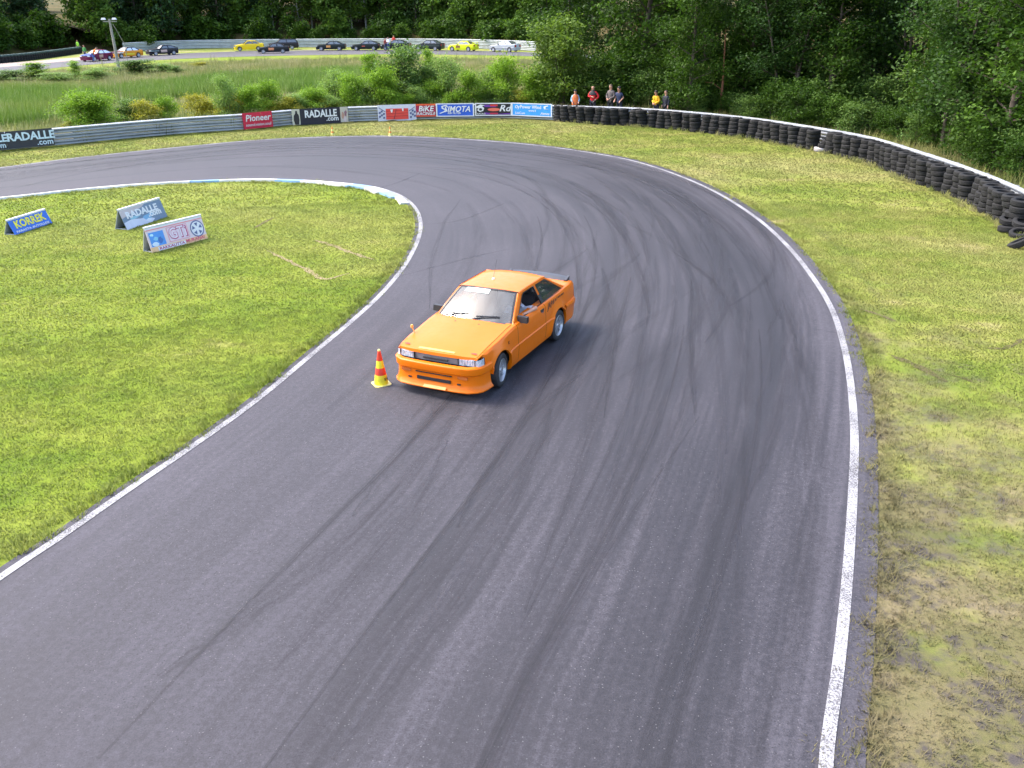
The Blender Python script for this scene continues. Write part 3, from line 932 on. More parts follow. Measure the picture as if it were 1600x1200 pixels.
# ---- lettering and print
_TXT = {}
def text(s, size, parent, loc, mat, rot=(PI / 2, 0, 0), align='CENTER', bold=0.0, shear=0.0, sx=1.0, name='lettering', space=1.0, fit=None, tall=None):
    cu = bpy.data.curves.new(name, 'FONT')
    cu.body = s
    cu.size = size
    cu.align_x = align
    cu.align_y = 'CENTER'
    cu.offset = bold * size
    cu.shear = shear
    cu.space_character = space
    cu.resolution_u = 2
    cu.extrude = 0.0015
    cu.materials.append(mat)
    tmp = bpy.data.objects.new('tmp', cu)
    me = bpy.data.meshes.new_from_object(tmp)
    me.name = name
    bpy.data.objects.remove(tmp)
    if not me.materials: me.materials.append(mat)
    o = link(name, me, parent, loc, rot)
    sy = 1.0
    if fit or tall:
        xs_ = [v.co.x for v in me.vertices]; ys_ = [v.co.y for v in me.vertices]
        if fit: sx = fit / max(1e-6, max(xs_) - min(xs_))
        if tall: sy = tall / max(1e-6, max(ys_) - min(ys_))
    o.scale = (sx, sy, 1)
    return o

def flat(name, parent, P, mat, y=-0.01, thick=0.002):
    """a flat printed shape in the plane of a banner: P are (x, z)"""
    b = MB()
    b.hexa([(x, y, z) for x, z in P], [(x, y - thick, z) for x, z in P])
    me = b.mesh(name, mat, smooth=False)
    bm = bmesh.new(); bm.from_mesh(me); bmesh.ops.recalc_face_normals(bm, faces=bm.faces); bm.to_mesh(me); bm.free()
    return link(name, me, parent)

def rect(x0, z0, x1, z1, sh=0.0): return [(x0, z0), (x1, z0), (x1 + sh, z1), (x0 + sh, z1)]
def blob(cx, cz, rx, rz, n=14, ph=0.0, j=0.0, seed=0):
    q = random.Random(seed)
    return [(cx + rx * math.cos(2 * PI * i / n + ph) * (1 + q.uniform(-j, j)), cz + rz * math.sin(2 * PI * i / n + ph) * (1 + q.uniform(-j, j))) for i in range(n)]

def ink(c, rough=0.55): return M(c, rough, 0.0, 0.0, 0.05)
WHITE, BLACK, INKBLUE = ink((0.75, 0.74, 0.76)), ink((0.018, 0.016, 0.022)), ink((0.02, 0.09, 0.45))

def cloth(parent, W, Z0, Z1, mat, wav=0.012, sag=0.0, lift=0.0, seed=0, border=None, bw=0.05):
    r = random.Random(seed)
    nx, nz = 26, 7
    ph = [r.uniform(0, 6) for _ in range(5)]
    rows = []
    for j in range(nz):
        row = []
        for i in range(nx):
            u, v = i / (nx - 1), j / (nz - 1)
            x = (u - .5) * W
            y = -wav * 0.5 * (math.sin(u * 13 + ph[0] + v * 2) + math.sin(u * 29 + ph[1] - v * 3) * .5) * (0.4 + 0.6 * (1 - v))
            z = Z0 + (Z1 - Z0) * v
            z += (1 - v) * (sag * math.sin(u * PI) * -1 + lift * max(0, math.sin(u * 9 + ph[2])) )
            row.append((x, y, z))
        rows.append(row)
    b = MB(); b.grid(rows, flip=False)
    o = b.build('cloth', mat, parent, angle=60)
    if border:
        for (x0, z0, x1, z1) in ((-W / 2, Z0, W / 2, Z0 + bw), (-W / 2, Z1 - bw, W / 2, Z1), (-W / 2, Z0 + bw, -W / 2 + bw * 1.3, Z1 - bw), (W / 2 - bw * 1.3, Z0 + bw, W / 2, Z1 - bw)):
            flat('border', parent, rect(x0, z0, x1, z1), border, y=-0.022)
    return o

def banner_at(u0, u1, name, label, fwd=0.21, group='sponsor banners along the crash barrier'):
    """an empty at the foot of the barrier in the middle of a banner; returns it with the width"""
    def on_rail(u):
        best = None
        for a, b in zip(RAIL, RAIL[1:]):
            ua, ub = px((a.x, a.y, .4))[0], px((b.x, b.y, .4))[0]
            if min(ua, ub) <= u <= max(ua, ub):
                return a.lerp(b, (u - ua) / (ub - ua))
        return RAIL[0] if u < 400 else RAIL[-1]
    A, B = on_rail(u0), on_rail(u1)
    d = (B - A); W = d.length; d.normalize()
    n = Vector((d.y, -d.x, 0))            # towards the track
    o = empty(name, (A + B) / 2 + n * fwd, math.atan2(d.y, d.x), label, 'banner', group)
    return o, W

# dark banners at the left edge
m_dk = ink((0.035, 0.035, 0.045)); m_pale = ink((0.62, 0.74, 0.80))
for (u0, u1, lab) in ((-62, 8, 'dark banner cut off by the left edge of the photo'), (9, 82, 'dark grey banner with pale letters, second from the left')):
    o, W = banner_at(u0, u1, 'sponsor_banner', lab)
    cloth(o, W, 0.10, 0.84, m_dk, seed=u1)
    text('RADALLE', W * 0.245, o, (0.02 * W, -0.035, 0.565), m_pale, bold=0.034)
    text('.com', W * 0.18, o, (0.30 * W, -0.035, 0.27), m_pale, bold=0.02)
# red banner
o, W = banner_at(377, 423, 'sponsor_banner', 'red banner with white slanting letters on the ribbed barrier')
cloth(o, W, 0.06, 0.85, ink((0.62, 0.02, 0.06)), seed=3)
text('Pioneer', W * 0.27, o, (0, -0.035, 0.57), WHITE, bold=0.02, shear=0.15)
text('sound.vision.soul', W * 0.125, o, (0, -0.035, 0.25), WHITE, bold=0.01, shear=0.2)
# black banner with a figure picture at each end
o, W = banner_at(455, 543, 'sponsor_banner', 'black banner with white letters and a photo panel at each end')
cloth(o, W, 0.05, 0.84, ink((0.016, 0.014, 0.03)), seed=4, sag=0.03)
flat('photo_panel', o, rect(-W / 2, .05, -W / 2 + .42, .84), ink((0.55, 0.52, 0.42)), -0.024)
flat('photo_figure', o, [(-W / 2 + .14, .06), (-W / 2 + .34, .06), (-W / 2 + .38, .30), (-W / 2 + .36, .55), (-W / 2 + .30, .62), (-W / 2 + .28, .76), (-W / 2 + .20, .76), (-W / 2 + .18, .62), (-W / 2 + .10, .52), (-W / 2 + .08, .30)], BLACK, -0.028)
flat('photo_panel', o, rect(W / 2 - .44, .06, W / 2 - .02, .84), ink((0.52, 0.47, 0.40)), -0.024)
for q, (cx, cz) in enumerate(((W / 2 - .30, .42), (W / 2 - .15, .50), (W / 2 - .20, .22))):
    flat('photo_figure', o, blob(cx, cz, .07, .17, j=.35, seed=q), ink(((0.45, 0.25, 0.2), (0.25, 0.12, 0.16), (0.62, 0.5, 0.5))[q]), -0.028)
text('RADALLE', 0.50, o, (0.02, -0.035, 0.55), WHITE, bold=0.032, sx=0.82)
text('.com', 0.34, o, (0.62, -0.035, 0.28), WHITE, bold=0.02)
# white banner with red grid and chequered flags
o, W = banner_at(590, 650, 'sponsor_banner', 'white banner with a red panel between two chequered flags')
cloth(o, W, 0.02, 0.86, ink((0.62, 0.62, 0.72)), seed=5, lift=0.05)
m_redp = ink((0.72, 0.06, 0.045))
flat('red_panel', o, rect(-.60, .10, .60, .66), m_redp, -0.024)
for q in (.24, .38, .52): flat('red_panel_line', o, [(-.60, q), (.60, q + .03), (.60, q + .05), (-.60, q + .02)], ink((0.30, 0.02, 0.03)), -0.028)
flat('red_panel_line', o, [(-.2, .10), (-.16, .10), (-.02, .64), (-.05, .64)], ink((0.20, 0.02, 0.03)), -0.029)
flat('white_mark', o, [(-.36, .62), (-.22, .62), (-.26, .46), (-.32, .46)], WHITE, -0.03); flat('white_mark', o, [(.26, .66), (.36, .66), (.34, .52), (.29, .52)], WHITE, -0.03)
for s in (-1, 1):
    flat('flag_pole', o, [(s * .62, .52), (s * .66, .50), (s * .98, .72), (s * .96, .74)], ink((0.12, 0.12, 0.22)), -0.027)
    for a in range(3):
        for b in range(4):
            if (a + b) % 2 == 0:
                x, z = s * (.72 + a * .11), .20 + b * .10 + a * .03
                flat('flag_check', o, rect(x - .05, z - .05, x + .05, z + .05, .02), ink((0.10, 0.11, 0.24)), -0.027)
# red BIKE banner
o, W = banner_at(650, 681, 'sponsor_banner', 'small dark red banner with white italic letters left of the blue one')
cloth(o, W, 0.20, 0.86, ink((0.36, 0.008, 0.06)), seed=6)
flat('orange_edge', o, rect(-W / 2, .78, W / 2, .86), ink((0.75, 0.10, 0.03)), -0.024); flat('orange_edge', o, rect(-W / 2, .20, W / 2, .27), ink((0.70, 0.07, 0.03)), -0.024)
text('BiKE', 0.40, o, (0, -0.035, 0.60), WHITE, bold=0.02, shear=0.2, sx=1.05)
text('RACING.fi', 0.22, o, (0, -0.035, 0.35), WHITE, bold=0.02, shear=0.2)
# blue banner
o, W = banner_at(682, 741, 'sponsor_banner', 'royal blue banner with white brush script and white border')
cloth(o, W, 0.18, 0.87, ink((0.025, 0.11, 0.60)), seed=7, border=WHITE)
text('SIMOTA', 0.42, o, (0.10, -0.045, 0.56), WHITE, bold=0.02, shear=0.28, sx=0.95)
flat('swoosh', o, [(-.86, .36), (-.80, .34), (-.52, .44), (-.42, .54), (-.62, .62), (-.66, .70), (-.40, .76), (-.44, .80), (-.74, .74), (-.72, .60), (-.52, .52), (-.60, .47)], WHITE, -0.04)
text('AIR FILTER', 0.15, o, (-.05, -0.045, 0.36), WHITE, bold=0.015)
# black banner with logos
o, W = banner_at(743, 800, 'sponsor_banner', 'black banner with white swoosh and red patches between two blue banners')
cloth(o, W, 0.20, 0.87, ink((0.012, 0.010, 0.016)), seed=8, border=WHITE)
m_vi = ink((0.14, 0.03, 0.32))
flat('violet_panel', o, [(-.50, .66), (.10, .66), (.25, .76), (-.50, .78)], m_vi, -0.026); flat('violet_panel', o, [(-.5, .27), (.9, .27), (.9, .34), (.3, .30), (-.5, .38)], m_vi, -0.026)
flat('swoosh', o, [(-.95, .68), (-.70, .80), (-.45, .74), (-.62, .72), (-.50, .60), (-.56, .46), (-.74, .40), (-.88, .50), (-.80, .62), (-.9, .60)], WHITE, -0.034)
flat('swoosh_core', o, blob(-.70, .54, .09, .07), BLACK, -0.038)
flat('red_patch', o, rect(-.18, .70, .22, .79), ink((0.66, 0.03, 0.03)), -0.034); flat('red_patch', o, blob(0.02, .53, .34, .085), ink((0.80, 0.16, 0.10)), -0.034); flat('red_patch', o, rect(-.2, .28, .24, .36), ink((0.5, 0.02, 0.06)), -0.034)
text('Rd', 0.46, o, (.60, -0.045, 0.58), WHITE, bold=0.02, shear=0.3, sx=1.2)
text('RACING', 0.12, o, (-.66, -0.045, 0.31), WHITE, bold=0.01)
# light blue banner
o, W = banner_at(802, 865, 'sponsor_banner', 'light blue banner with white writing next to the tyre wall')
cloth(o, W, 0.20, 0.88, ink((0.05, 0.33, 0.80)), seed=9, border=WHITE)
text('Power Wind', 0.24, o, (-.05, -0.045, 0.68), WHITE, bold=0.02)
text('Oy', 0.22, o, (-.84, -0.045, 0.67), WHITE, bold=0.02, shear=.2)
text('www.fi', 0.15, o, (.05, -0.045, 0.50), WHITE, bold=0.01)
text('LiniCum', 0.17, o, (-.66, -0.045, 0.36), WHITE, bold=0.015)
text('Atmos', 0.19, o, (.78, -0.045, 0.37), WHITE, bold=0.015, shear=.3)
flat('swoosh', o, [(.70, .74), (.92, .80), (.98, .76), (.84, .72), (.80, .64), (.98, .60), (.74, .60), (.70, .68)], WHITE, -0.034)

# ---- A shaped boards on the infield
def a_board(name, label, fl, fr, bl, tl, front, extras):
    """fl, fr: front feet in the photo, bl: rear left foot, tl: top left corner"""
    A, B, C = gp(*fl), gp(*fr), gp(*bl)
    d = (B - A); W = d.length; d.normalize()
    n = Vector((d.y, -d.x, 0))
    depth = max(0.35, abs((C - A).dot(n)))
    mid = (A + B) / 2 - n * depth / 2
    # height from the top left corner: search the height at which it projects there
    top = A - n * depth / 2
    h = min((x * 0.01 for x in range(25, 110)), key=lambda q: abs(px((top.x, top.y, q))[1] - tl[1]))
    o = empty(name, mid, math.atan2(d.y, d.x), label, 'advertising board', 'A shaped boards on the infield')
    sl = math.hypot(h, depth / 2); tilt = math.atan2(depth / 2, h)
    panels = []
    for s, mt in ((-1, front), (1, m_board_back)):
        b = MB(); b.box((-W / 2, -0.006, 0), (W / 2, 0.006, sl))
        p = b.build('panel', mt, o, smooth=False, loc=(0, s * depth / 2, 0), rot=(s * tilt, 0, 0))
        panels.append(p)
    panels[0]['label'] = 'printed front panel'
    b = MB(); b.box((-W / 2 - .004, -0.035, -0.02), (W / 2 + .004, 0.035, 0.008))
    b.build('ridge_cap', m_board_cap, o, loc=(0, 0, h), smooth=False)
    b = MB(); b.box((-W / 2 + .02, -depth / 2 + .012, .012), (-W / 2 + .05, depth / 2 - .012, .03)); b.box((W / 2 - .05, -depth / 2 + .012, .012), (W / 2 - .02, depth / 2 - .012, .03))
    b.build('foot_bar', m_board_back, o, smooth=False)
    extras(panels[0], W, sl)
m_board_back = plain('grey_board', (0.42, 0.43, 0.45), 0.7)
m_board_cap = plain('white_board_edge', (0.70, 0.70, 0.74), 0.5)
YEL = ink((0.82, 0.72, 0.06))
FW = (PI / 2, 0, 0)
def korrek(p, W, S):
    flat('top_strip', p, rect(-W / 2, S * .90, W / 2, S), WHITE, -0.008)
    text('KORREK', S * .60, p, (0, -0.012, S * .56), YEL, bold=0.032, fit=W * 0.80, tall=S * .50)
    text('PARASTA AUTOLLESI', S * .19, p, (0, -0.012, S * .15), WHITE, bold=0.022, fit=W * 0.86, tall=S * .14)
a_board('advertising_board', 'blue A shaped board with big yellow letters at the left edge', (24, 368), (82, 349), (8, 368), (7, 344), ink((0.045, 0.16, 0.62)), korrek)
def radalle(p, W, S):
    flat('top_strip', p, rect(-W / 2, S * .92, W / 2, S), WHITE, -0.008)
    flat('printed_sky', p, [(-W / 2, S * .92), (-W / 2, S * .55), (W * .02, S * .82), (W * .1, S * .92)], ink((0.55, 0.47, 0.47)), -0.008)
    flat('printed_smoke', p, [(-W * .5, 0), (W * .1, 0), (W * .2, S * .14), (W * .06, S * .28), (-W * .12, S * .32), (-W * .3, S * .42), (-W * .5, S * .34)], ink((0.62, 0.64, 0.74)), -0.009)
    for q, (cx, cz, rx, rz, c) in enumerate(((.05, .30, .10, .13, (0.22, 0.42, 0.62)), (.14, .36, .10, .10, (0.20, 0.40, 0.58)), (-.22, .46, .12, .07, (0.30, 0.52, 0.62)), (.06, .16, .06, .07, (0.70, 0.74, 0.80)))):
        flat('printed_splash', p, blob(W * cx, S * cz, W * rx, S * rz, 11, j=.25, seed=q), ink(c), -0.0105 - q * .0006)
    text('RADALLE', S * .42, p, (-W * .02, -0.016, S * .62), WHITE, bold=0.040, fit=W * .76, tall=S * .32)
    text('.com', S * .32, p, (W * .24, -0.017, S * .40), WHITE, bold=0.045, fit=W * .32, tall=S * .22)
a_board('advertising_board', 'grey blue A shaped board with white letters, behind the pink one', (199, 360), (262, 339), (182, 358), (181, 328), ink((0.19, 0.25, 0.34)), radalle)
def gti(p, W, S):
    pk = ink((0.80, 0.28, 0.30)); dk = ink((0.10, 0.12, 0.26)); orange = ink((0.85, 0.52, 0.26)); wine = ink((0.45, 0.06, 0.16))
    flat('top_strip', p, rect(-W / 2, S * .88, W / 2, S), WHITE, -0.008)
    flat('pink_line', p, rect(-W / 2, S * .84, W / 2, S * .88), pk, -0.008)
    flat('orange_strip', p, rect(-W / 2, 0, W / 2, S * .20), orange, -0.008)
    flat('picture', p, rect(-W * .47, S * .22, -W * .22, S * .76), ink((0.10, 0.30, 0.70)), -0.009)
    for q, (cx, cz, rx, rz, c) in enumerate(((-.40, .30, .05, .09, (.65, .75, .85)), (-.37, .50, .04, .07, (.25, .55, .75)), (-.30, .42, .04, .12, (.06, .16, .45)), (-.42, .66, .03, .05, (.5, .75, .85)))):
        flat('picture_detail', p, blob(W * cx, S * cz, W * rx, S * rz, 10, j=.25, seed=q), ink(c), -0.0105)
    flat('logo_outline', p, rect(-W * .16, S * .24, W * .20, S * .80), pk, -0.009); flat('logo_plate', p, rect(-W * .15, S * .26, W * .19, S * .78), ink((0.74, 0.58, 0.64)), -0.0105)
    text('GTi', S * .66, p, (W * .02, -0.013, S * .52), wine, bold=0.046, fit=W * .325, tall=S * .49)
    text('GTi', S * .66, p, (W * .015, -0.017, S * .53), ink((0.78, 0.66, 0.72)), bold=0.010, fit=W * .295, tall=S * .43)
    wx, wz, wr = W * .365, S * .50, S * .33
    flat('wheel_tyre', p, [q for q in blob(wx, wz, wr * 1.0, wr, 22) if q[0] < W * .5 - .01], dk, -0.009)
    flat('wheel_rim', p, [q for q in blob(wx, wz, wr * .86, wr * .86, 22) if q[0] < W * .5 - .01], WHITE, -0.0105)
    for k in range(5):
        a = PI / 2 + k * 2 * PI / 5
        c1, s1 = math.cos(a), math.sin(a)
        P = [(wx + wr * .25 * c1, wz + wr * .25 * s1), (wx + wr * .74 * math.cos(a - .34), wz + wr * .74 * math.sin(a - .34)), (wx + wr * .74 * math.cos(a + .34), wz + wr * .74 * math.sin(a + .34))]
        if all(q[0] < W * .5 for q in P): flat('wheel_gap', p, P, dk, -0.0125)
    flat('caption_strip', p, rect(-W * .38, S * .03, W * .10, S * .17), WHITE, -0.0095)
    text('RAKKAUTTA', S * .14, p, (-W * .14, -0.013, S * .10), wine, bold=0.02, fit=W * .44, tall=S * .11)
    text('MUKANA!', S * .17, p, (W * .28, -0.0145, S * .12), ink((0.70, 0.10, 0.20)), bold=0.02, fit=W * .34, tall=S * .13)
a_board('advertising_board', 'pink and white A shaped board with a picture of a wheel', (238, 396), (325, 373), (226, 393), (219, 356), ink((0.74, 0.60, 0.62)), gti)

# ---- traffic cones
m_cy = plain('yellow_plastic', (0.72, 0.62, 0.02), 0.5, var=.14); m_cr = plain('red_plastic', (0.68, 0.045, 0.015), 0.5); m_cw = plain('pale_yellow_plastic', (0.74, 0.66, 0.20), 0.5)
m_or = plain('orange_plastic', (0.78, 0.24, 0.03), 0.5)
def cone(p, H, label, cols, cat='traffic cone'):
    o = empty('traffic_cone', p, 0.5, label, cat, 'traffic cones on the track')
    k = H / 0.62
    b = MB(); R = 0.19 * k
    pts = [(R * math.cos(a) * 1.0, R * math.sin(a)) for a in [PI / 4 + i * PI / 2 for i in range(4)]]
    ring = []
    for i in range(4):
        for t in (0.12, 0.88):
            a, c = pts[i], pts[(i + 1) % 4]
            ring.append((a[0] + (c[0] - a[0]) * t, a[1] + (c[1] - a[1]) * t))
    b.hexa([(x * 1.06, y * 1.06, 0.002) for x, y in ring], [(x * 1.03, y * 1.03, 0.028 * k) for x, y in ring])
    b.build('foot', cols[0], o, angle=30)
    prof = [(0.115, 0.028), (0.112, 0.05), (0.098, 0.17), (0.092, 0.19), (0.074, 0.30), (0.070, 0.31), (0.053, 0.42), (0.050, 0.43), (0.026, 0.575), (0.024, 0.595), (0.018, 0.62), (0.0, 0.624)]
    names = [('band', 0, 3, cols[1]), ('band', 3, 5, cols[2]), ('band', 5, 7, cols[1]), ('band', 7, 9, cols[2]), ('tip', 9, 11, cols[3])]
    for nm, a, c, mt in names:
        b = MB(); b.lathe([(r_ * k, z * k) for r_, z in prof[a:c + 1]], 20)
        b.build(nm, mt, o, angle=40)
    return o
c1 = cone(gp(596, 601), 0.62, 'red and yellow cone on the asphalt beside the orange car', (m_cw, m_cy, m_cr, m_cw))
cone(gp(520, 212.5), 0.46, 'small orange and yellow cone at the far white line, left one', (m_cw, m_cw, m_or, m_cy))
cone(gp(610, 212.5), 0.46, 'small orange and yellow cone at the far white line, right one', (m_cw, m_cw, m_or, m_cy))
text('K4', 0.07, c1, (0.055, -0.092, 0.12), BLACK, rot=(1.42, 0, 0.5), bold=0.01, name='marking')

# ---- floodlight pole across the marsh
m_pole_wood = plain('grey_pole_wood', (0.27, 0.25, 0.22), 0.85, var=.2)
pb = gp(187, 114)
zt = min((q * .1 for q in range(40, 160)), key=lambda q: abs(px((pb.x, pb.y, q))[1] - 29))
o = empty('floodlight_pole', pb, 0, 'tall grey wooden pole with floodlights beyond the marsh', 'lamp post')
b = MB(); b.tube([(0, 0, 0), (-.05, 0, zt * .5), (-.12, 0, zt)], [.15, .13, .10], 10); b.build('pole', m_pole_wood, o)
b = MB(); b.box((-.75, -.05, zt - .28), (.55, .05, zt - .18)); b.build('crossarm', m_pole_wood, o)
for x, tl in ((-.68, .5), (.35, -.2)):
    b = MB(); b.hexa([(x - .2, -.16, zt - .08), (x + .2, -.16, zt - .08), (x + .2, .16, zt - .08), (x - .2, .16, zt - .08)], [(x - .13, -.09, zt + .10), (x + .13, -.09, zt + .10), (x + .13, .09, zt + .10), (x - .13, .09, zt + .10)])
    b.build('floodlight', M((0.62, 0.6, 0.62), 0.3), o)
b = MB(); b.tube([(.55, 1.0, 2.6), (.10, .12, zt - .5)], .03, 6); b.tube([(.55, 1.0, 0), (.55, 1.0, 2.6)], .03, 6); b.build('brace', m_pole_wood, o)

# ================================================================ the far straight
def far(p, z=0.0): return gp(p[0], p[1], z)
fn_px = [(-120, 127), (0, 118), (50, 111.5), (100, 105), (200, 97), (300, 91.5), (430, 87.5), (600, 85), (720, 86), (840, 88.5), (900, 90.5)]
ff_px = [(-120, 112), (0, 105.5), (60, 100), (128, 94), (200, 88.5), (300, 83), (430, 79.5), (600, 78), (720, 79.2), (840, 82.5), (900, 85)]
FN = [far(p) for p in fn_px]; FF = [far(p) for p in ff_px]
FN = resample(catmull(FN + [FN[-1] + (FN[-1] - FN[-2]).normalized() * 50], 6), n=60)
FF = resample(catmull(FF + [FF[-1] + (FF[-1] - FF[-2]).normalized() * 50], 6), n=60)
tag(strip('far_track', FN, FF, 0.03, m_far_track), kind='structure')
m_sand = gm('sandy_gravel', (((0.30, 0.23, 0.20), (0.36, 0.28, 0.24), (0.40, 0.32, 0.28)), (0.45, 0.36, 0.30), (0.25, 0.19, 0.16)), dryness=0.5)
sp = [far(p) for p in [(-150, 117), (0, 106), (60, 100.5), (128, 94.5), (200, 89), (215, 84.5), (170, 85), (128, 89), (60, 95), (0, 99.5), (-150, 109)]]
tag(poly_sheet('sandy_run_off', [(p.x, p.y) for p in sp], 0.02, m_sand), kind='structure')
gs = [far(p) for p in [(-100, 138), (0, 122), (50, 117), (100, 112), (200, 106), (300, 100), (430, 95), (600, 92), (840, 96), (840, 86), (600, 83), (430, 86), (300, 90), (200, 95), (100, 103), (0, 117), (-100, 124)]]
m_green = gm('far_mown_grass', (((0.12, 0.19, 0.018), (0.165, 0.225, 0.022), (0.21, 0.25, 0.035)), (0.29, 0.28, 0.08), (0.1, 0.08, 0.05)), dryness=0.48)
tag(poly_sheet('far_verge', [(p.x, p.y) for p in gs], 0.012, m_green), kind='structure')
ms = [far(p) for p in [(-60, 205), (-60, 152), (60, 146), (150, 149), (250, 137), (330, 129), (420, 122), (540, 116), (640, 118), (640, 140), (560, 142), (430, 152), (300, 158), (180, 172), (60, 200)]]
MARSHP = [(p.x, p.y) for p in ms]
tag(poly_sheet('marsh', MARSHP, 0.010, m_marsh), kind='structure')
ds = [far(p) for p in [(260, 168), (300, 160), (340, 156), (352, 160), (320, 166), (280, 174)]]
m_mud = NT('dark_water'); m_mud.col((0.018, 0.016, 0.02)); m_mud.set(Roughness=0.12); m_mud = m_mud.m
tag(poly_sheet('marsh_water', [(p.x, p.y) for p in ds], 0.016, m_mud), kind='structure')
p_m = patch_mesh('reed_patch', 150, 0.9, 0.75, 0.022, 0.28, b_marsh, 31)
p_f = patch_mesh('field_patch', 120, 0.8, 0.40, 0.022, 0.5, b_field, 32)
scatter('marsh_reeds', sample(MARSHP, 0.75, 0, 150, 33), p_m, 'dense bright green reeds of the marsh')
field = [(p.x, p.y) for p in offset(RAIL, 2.2)][:-30] + [(p.x, p.y) for p in [far(q) for q in [(880, 98), (600, 93), (430, 96), (300, 101), (200, 107), (100, 113), (0, 124), (-100, 140)]]]
scatter('rough_meadow_grass', sample(field, 1.05, 0, 160, 34, hole=MARSHP), p_f, 'tall uneven meadow grass between the two tracks')
fgreen = [(p.x, p.y) for p in gs]
# weeds growing along the barrier foot and behind it
wpts = []
rw = np.random.default_rng(41)
for p, n in zip(resample(RAIL, 0.25), normals2d(resample(RAIL, 0.25))):
    for k in range(3):
        q = p + n * rw.uniform(0.25, 1.9)
        wpts.append((q.x, q.y, 0.0))
p_w = patch_mesh('weed_patch', 60, 0.30, 0.55, 0.016, 0.45, b_field, 35)
scatter('barrier_weeds', np.array(wpts), p_w, 'weeds and long grass growing behind the crash barrier', 0.6, 1.5)

tpts = []
for p, n in zip(resample(TW, 0.09), normals2d(resample(TW, 0.09))):
    if rw.random() < .55:
        q = p - n * rw.uniform(-.12, .22); tpts.append((q.x, q.y, 0.01))
scatter('tyre_wall_weeds', np.array(tpts), patch_mesh('foot_weed_patch', 22, 0.12, 0.15, 0.009, 0.8, b_field, 43), 'dry weeds along the foot of the tyre wall', 0.5, 1.4)
# far barrier
fb_px = [(193, 81.5), (225, 79.5), (250, 78), (300, 76.3), (360, 75.3), (430, 74.6), (520, 74), (600, 74), (700, 75), (780, 77.5), (838, 80.5)]
FB = resample(catmull([far(p) for p in fb_px], 6), 0.5)
m_conc = plain('pale_barrier', (0.42, 0.44, 0.44), 0.7, 0.0, 0.12, 1.5)
p_t = patch_mesh('tall_weed_patch', 34, 0.55, 1.05, 0.020, 0.22, gm('tall_weed_blades', (((0.13, 0.21, 0.03), (0.24, 0.29, 0.06), (0.36, 0.36, 0.13)), (0.50, 0.44, 0.26), (0.1, 0.1, 0.05)), dryness=0.55, blade=True), 37)
scatter('tall_meadow_weeds', np.concatenate([sample(field, 2.0, 40, 75, 38, keep=.5), sample(field, 2.6, 75, 150, 39, keep=.6)]), p_t, 'tall pale weeds standing above the meadow grass', 0.5, 1.3)
o = barrier('far_crash_barrier', FB, 1.25, 3, 4.0, 'pale grey far crash barrier behind the row of cars', 'crash barrier', m_conc, -1)
# dark tyre wall on the far left
ft_px = [(-60, 104), (0, 99), (40, 95), (80, 90), (125, 83.5)]
FT = resample(catmull([far(p) for p in ft_px], 6), 0.62)
m_green_tyre = plain('green_grey_rubber', (0.05, 0.085, 0.075), 0.8, 0, .3)
ft_me = tyre_mesh('tyre', 0.34, 0.22, m_rubber); ft_me2 = tyre_mesh('tyre', 0.34, 0.22, m_green_tyre)
stackm = MB()
w0 = empty('far_tyre_wall', FT[len(FT) // 2], 0, 'dark banded tyre wall on the far left of the far track', 'tyre wall')
for i, p in enumerate(FT):
    for k in range(4):
        link('tyre', ft_me2 if k == 3 else ft_me, w0, p - FT[len(FT) // 2] + Vector((0, 0, .12 + .225 * k)), (rt.uniform(-.05, .05), rt.uniform(-.05, .05), 0))
# ================================================================ cars
m_glass = glass_mat('window_glass', (0.42, 0.46, 0.46), 0.16, 0.06)
m_screen = glass_mat('windscreen_glass', (0.40, 0.45, 0.46), 0.05, 0.12)
m_dkglass = glass_mat('dark_window_glass', (0.10, 0.11, 0.12), 0.16, 0.04)
m_trim = plain('black_trim', (0.022, 0.021, 0.023), 0.5)
m_inner = plain('dark_interior', (0.020, 0.019, 0.022), 0.85)
m_seat = plain('seat_cloth', (0.035, 0.033, 0.04), 0.9)
m_chrome = plain('polished_metal', (0.72, 0.72, 0.74), 0.22, 0.9)
m_rim = plain('silver_wheel', (0.50, 0.50, 0.52), 0.3, 0.6)
m_rimw = plain('white_wheel', (0.70, 0.69, 0.72), 0.4)
m_tread = plain('car_tyre_rubber', (0.026, 0.025, 0.027), 0.7, 0, .25, 8, bump=.2)
m_lens = NT('lamp_lens'); m_lens.col(m_lens.ramp(m_lens.noise(m_lens.obj(), 14, 3), [(0.35, (0.38, 0.40, 0.43)), (0.6, (0.72, 0.74, 0.77))])); m_lens.set(Roughness=0.12, Coat_Weight=1.0); m_lens = m_lens.m
m_amber = M((0.55, 0.14, 0.03), 0.25)
m_red = M((0.36, 0.015, 0.02), 0.25)
m_grille = plain('grey_grille', (0.16, 0.14, 0.145), 0.5)

HERO = dict(wb=2.40, nose=-0.72, tail=3.36, cowl=0.60, wst=1.18, rr=2.25, rgb=2.84, belt=0.846, roof=1.268, R=0.285, tw=0.205,
            w=[(-.90, .66), (-.76, .735), (-.45, .785), (0, .806), (.8, .8125), (2.4, .81), (3.0, .79), (3.40, .735)],
            top=[(-.80, .650), (-.70, .672), (-.40, .730), (0, .775), (.62, .842), (1.5, .850), (2.6, .862), (2.80, .872), (3.30, .862), (3.38, .840)], deck=None, boxy=0.40, flare=0.035)

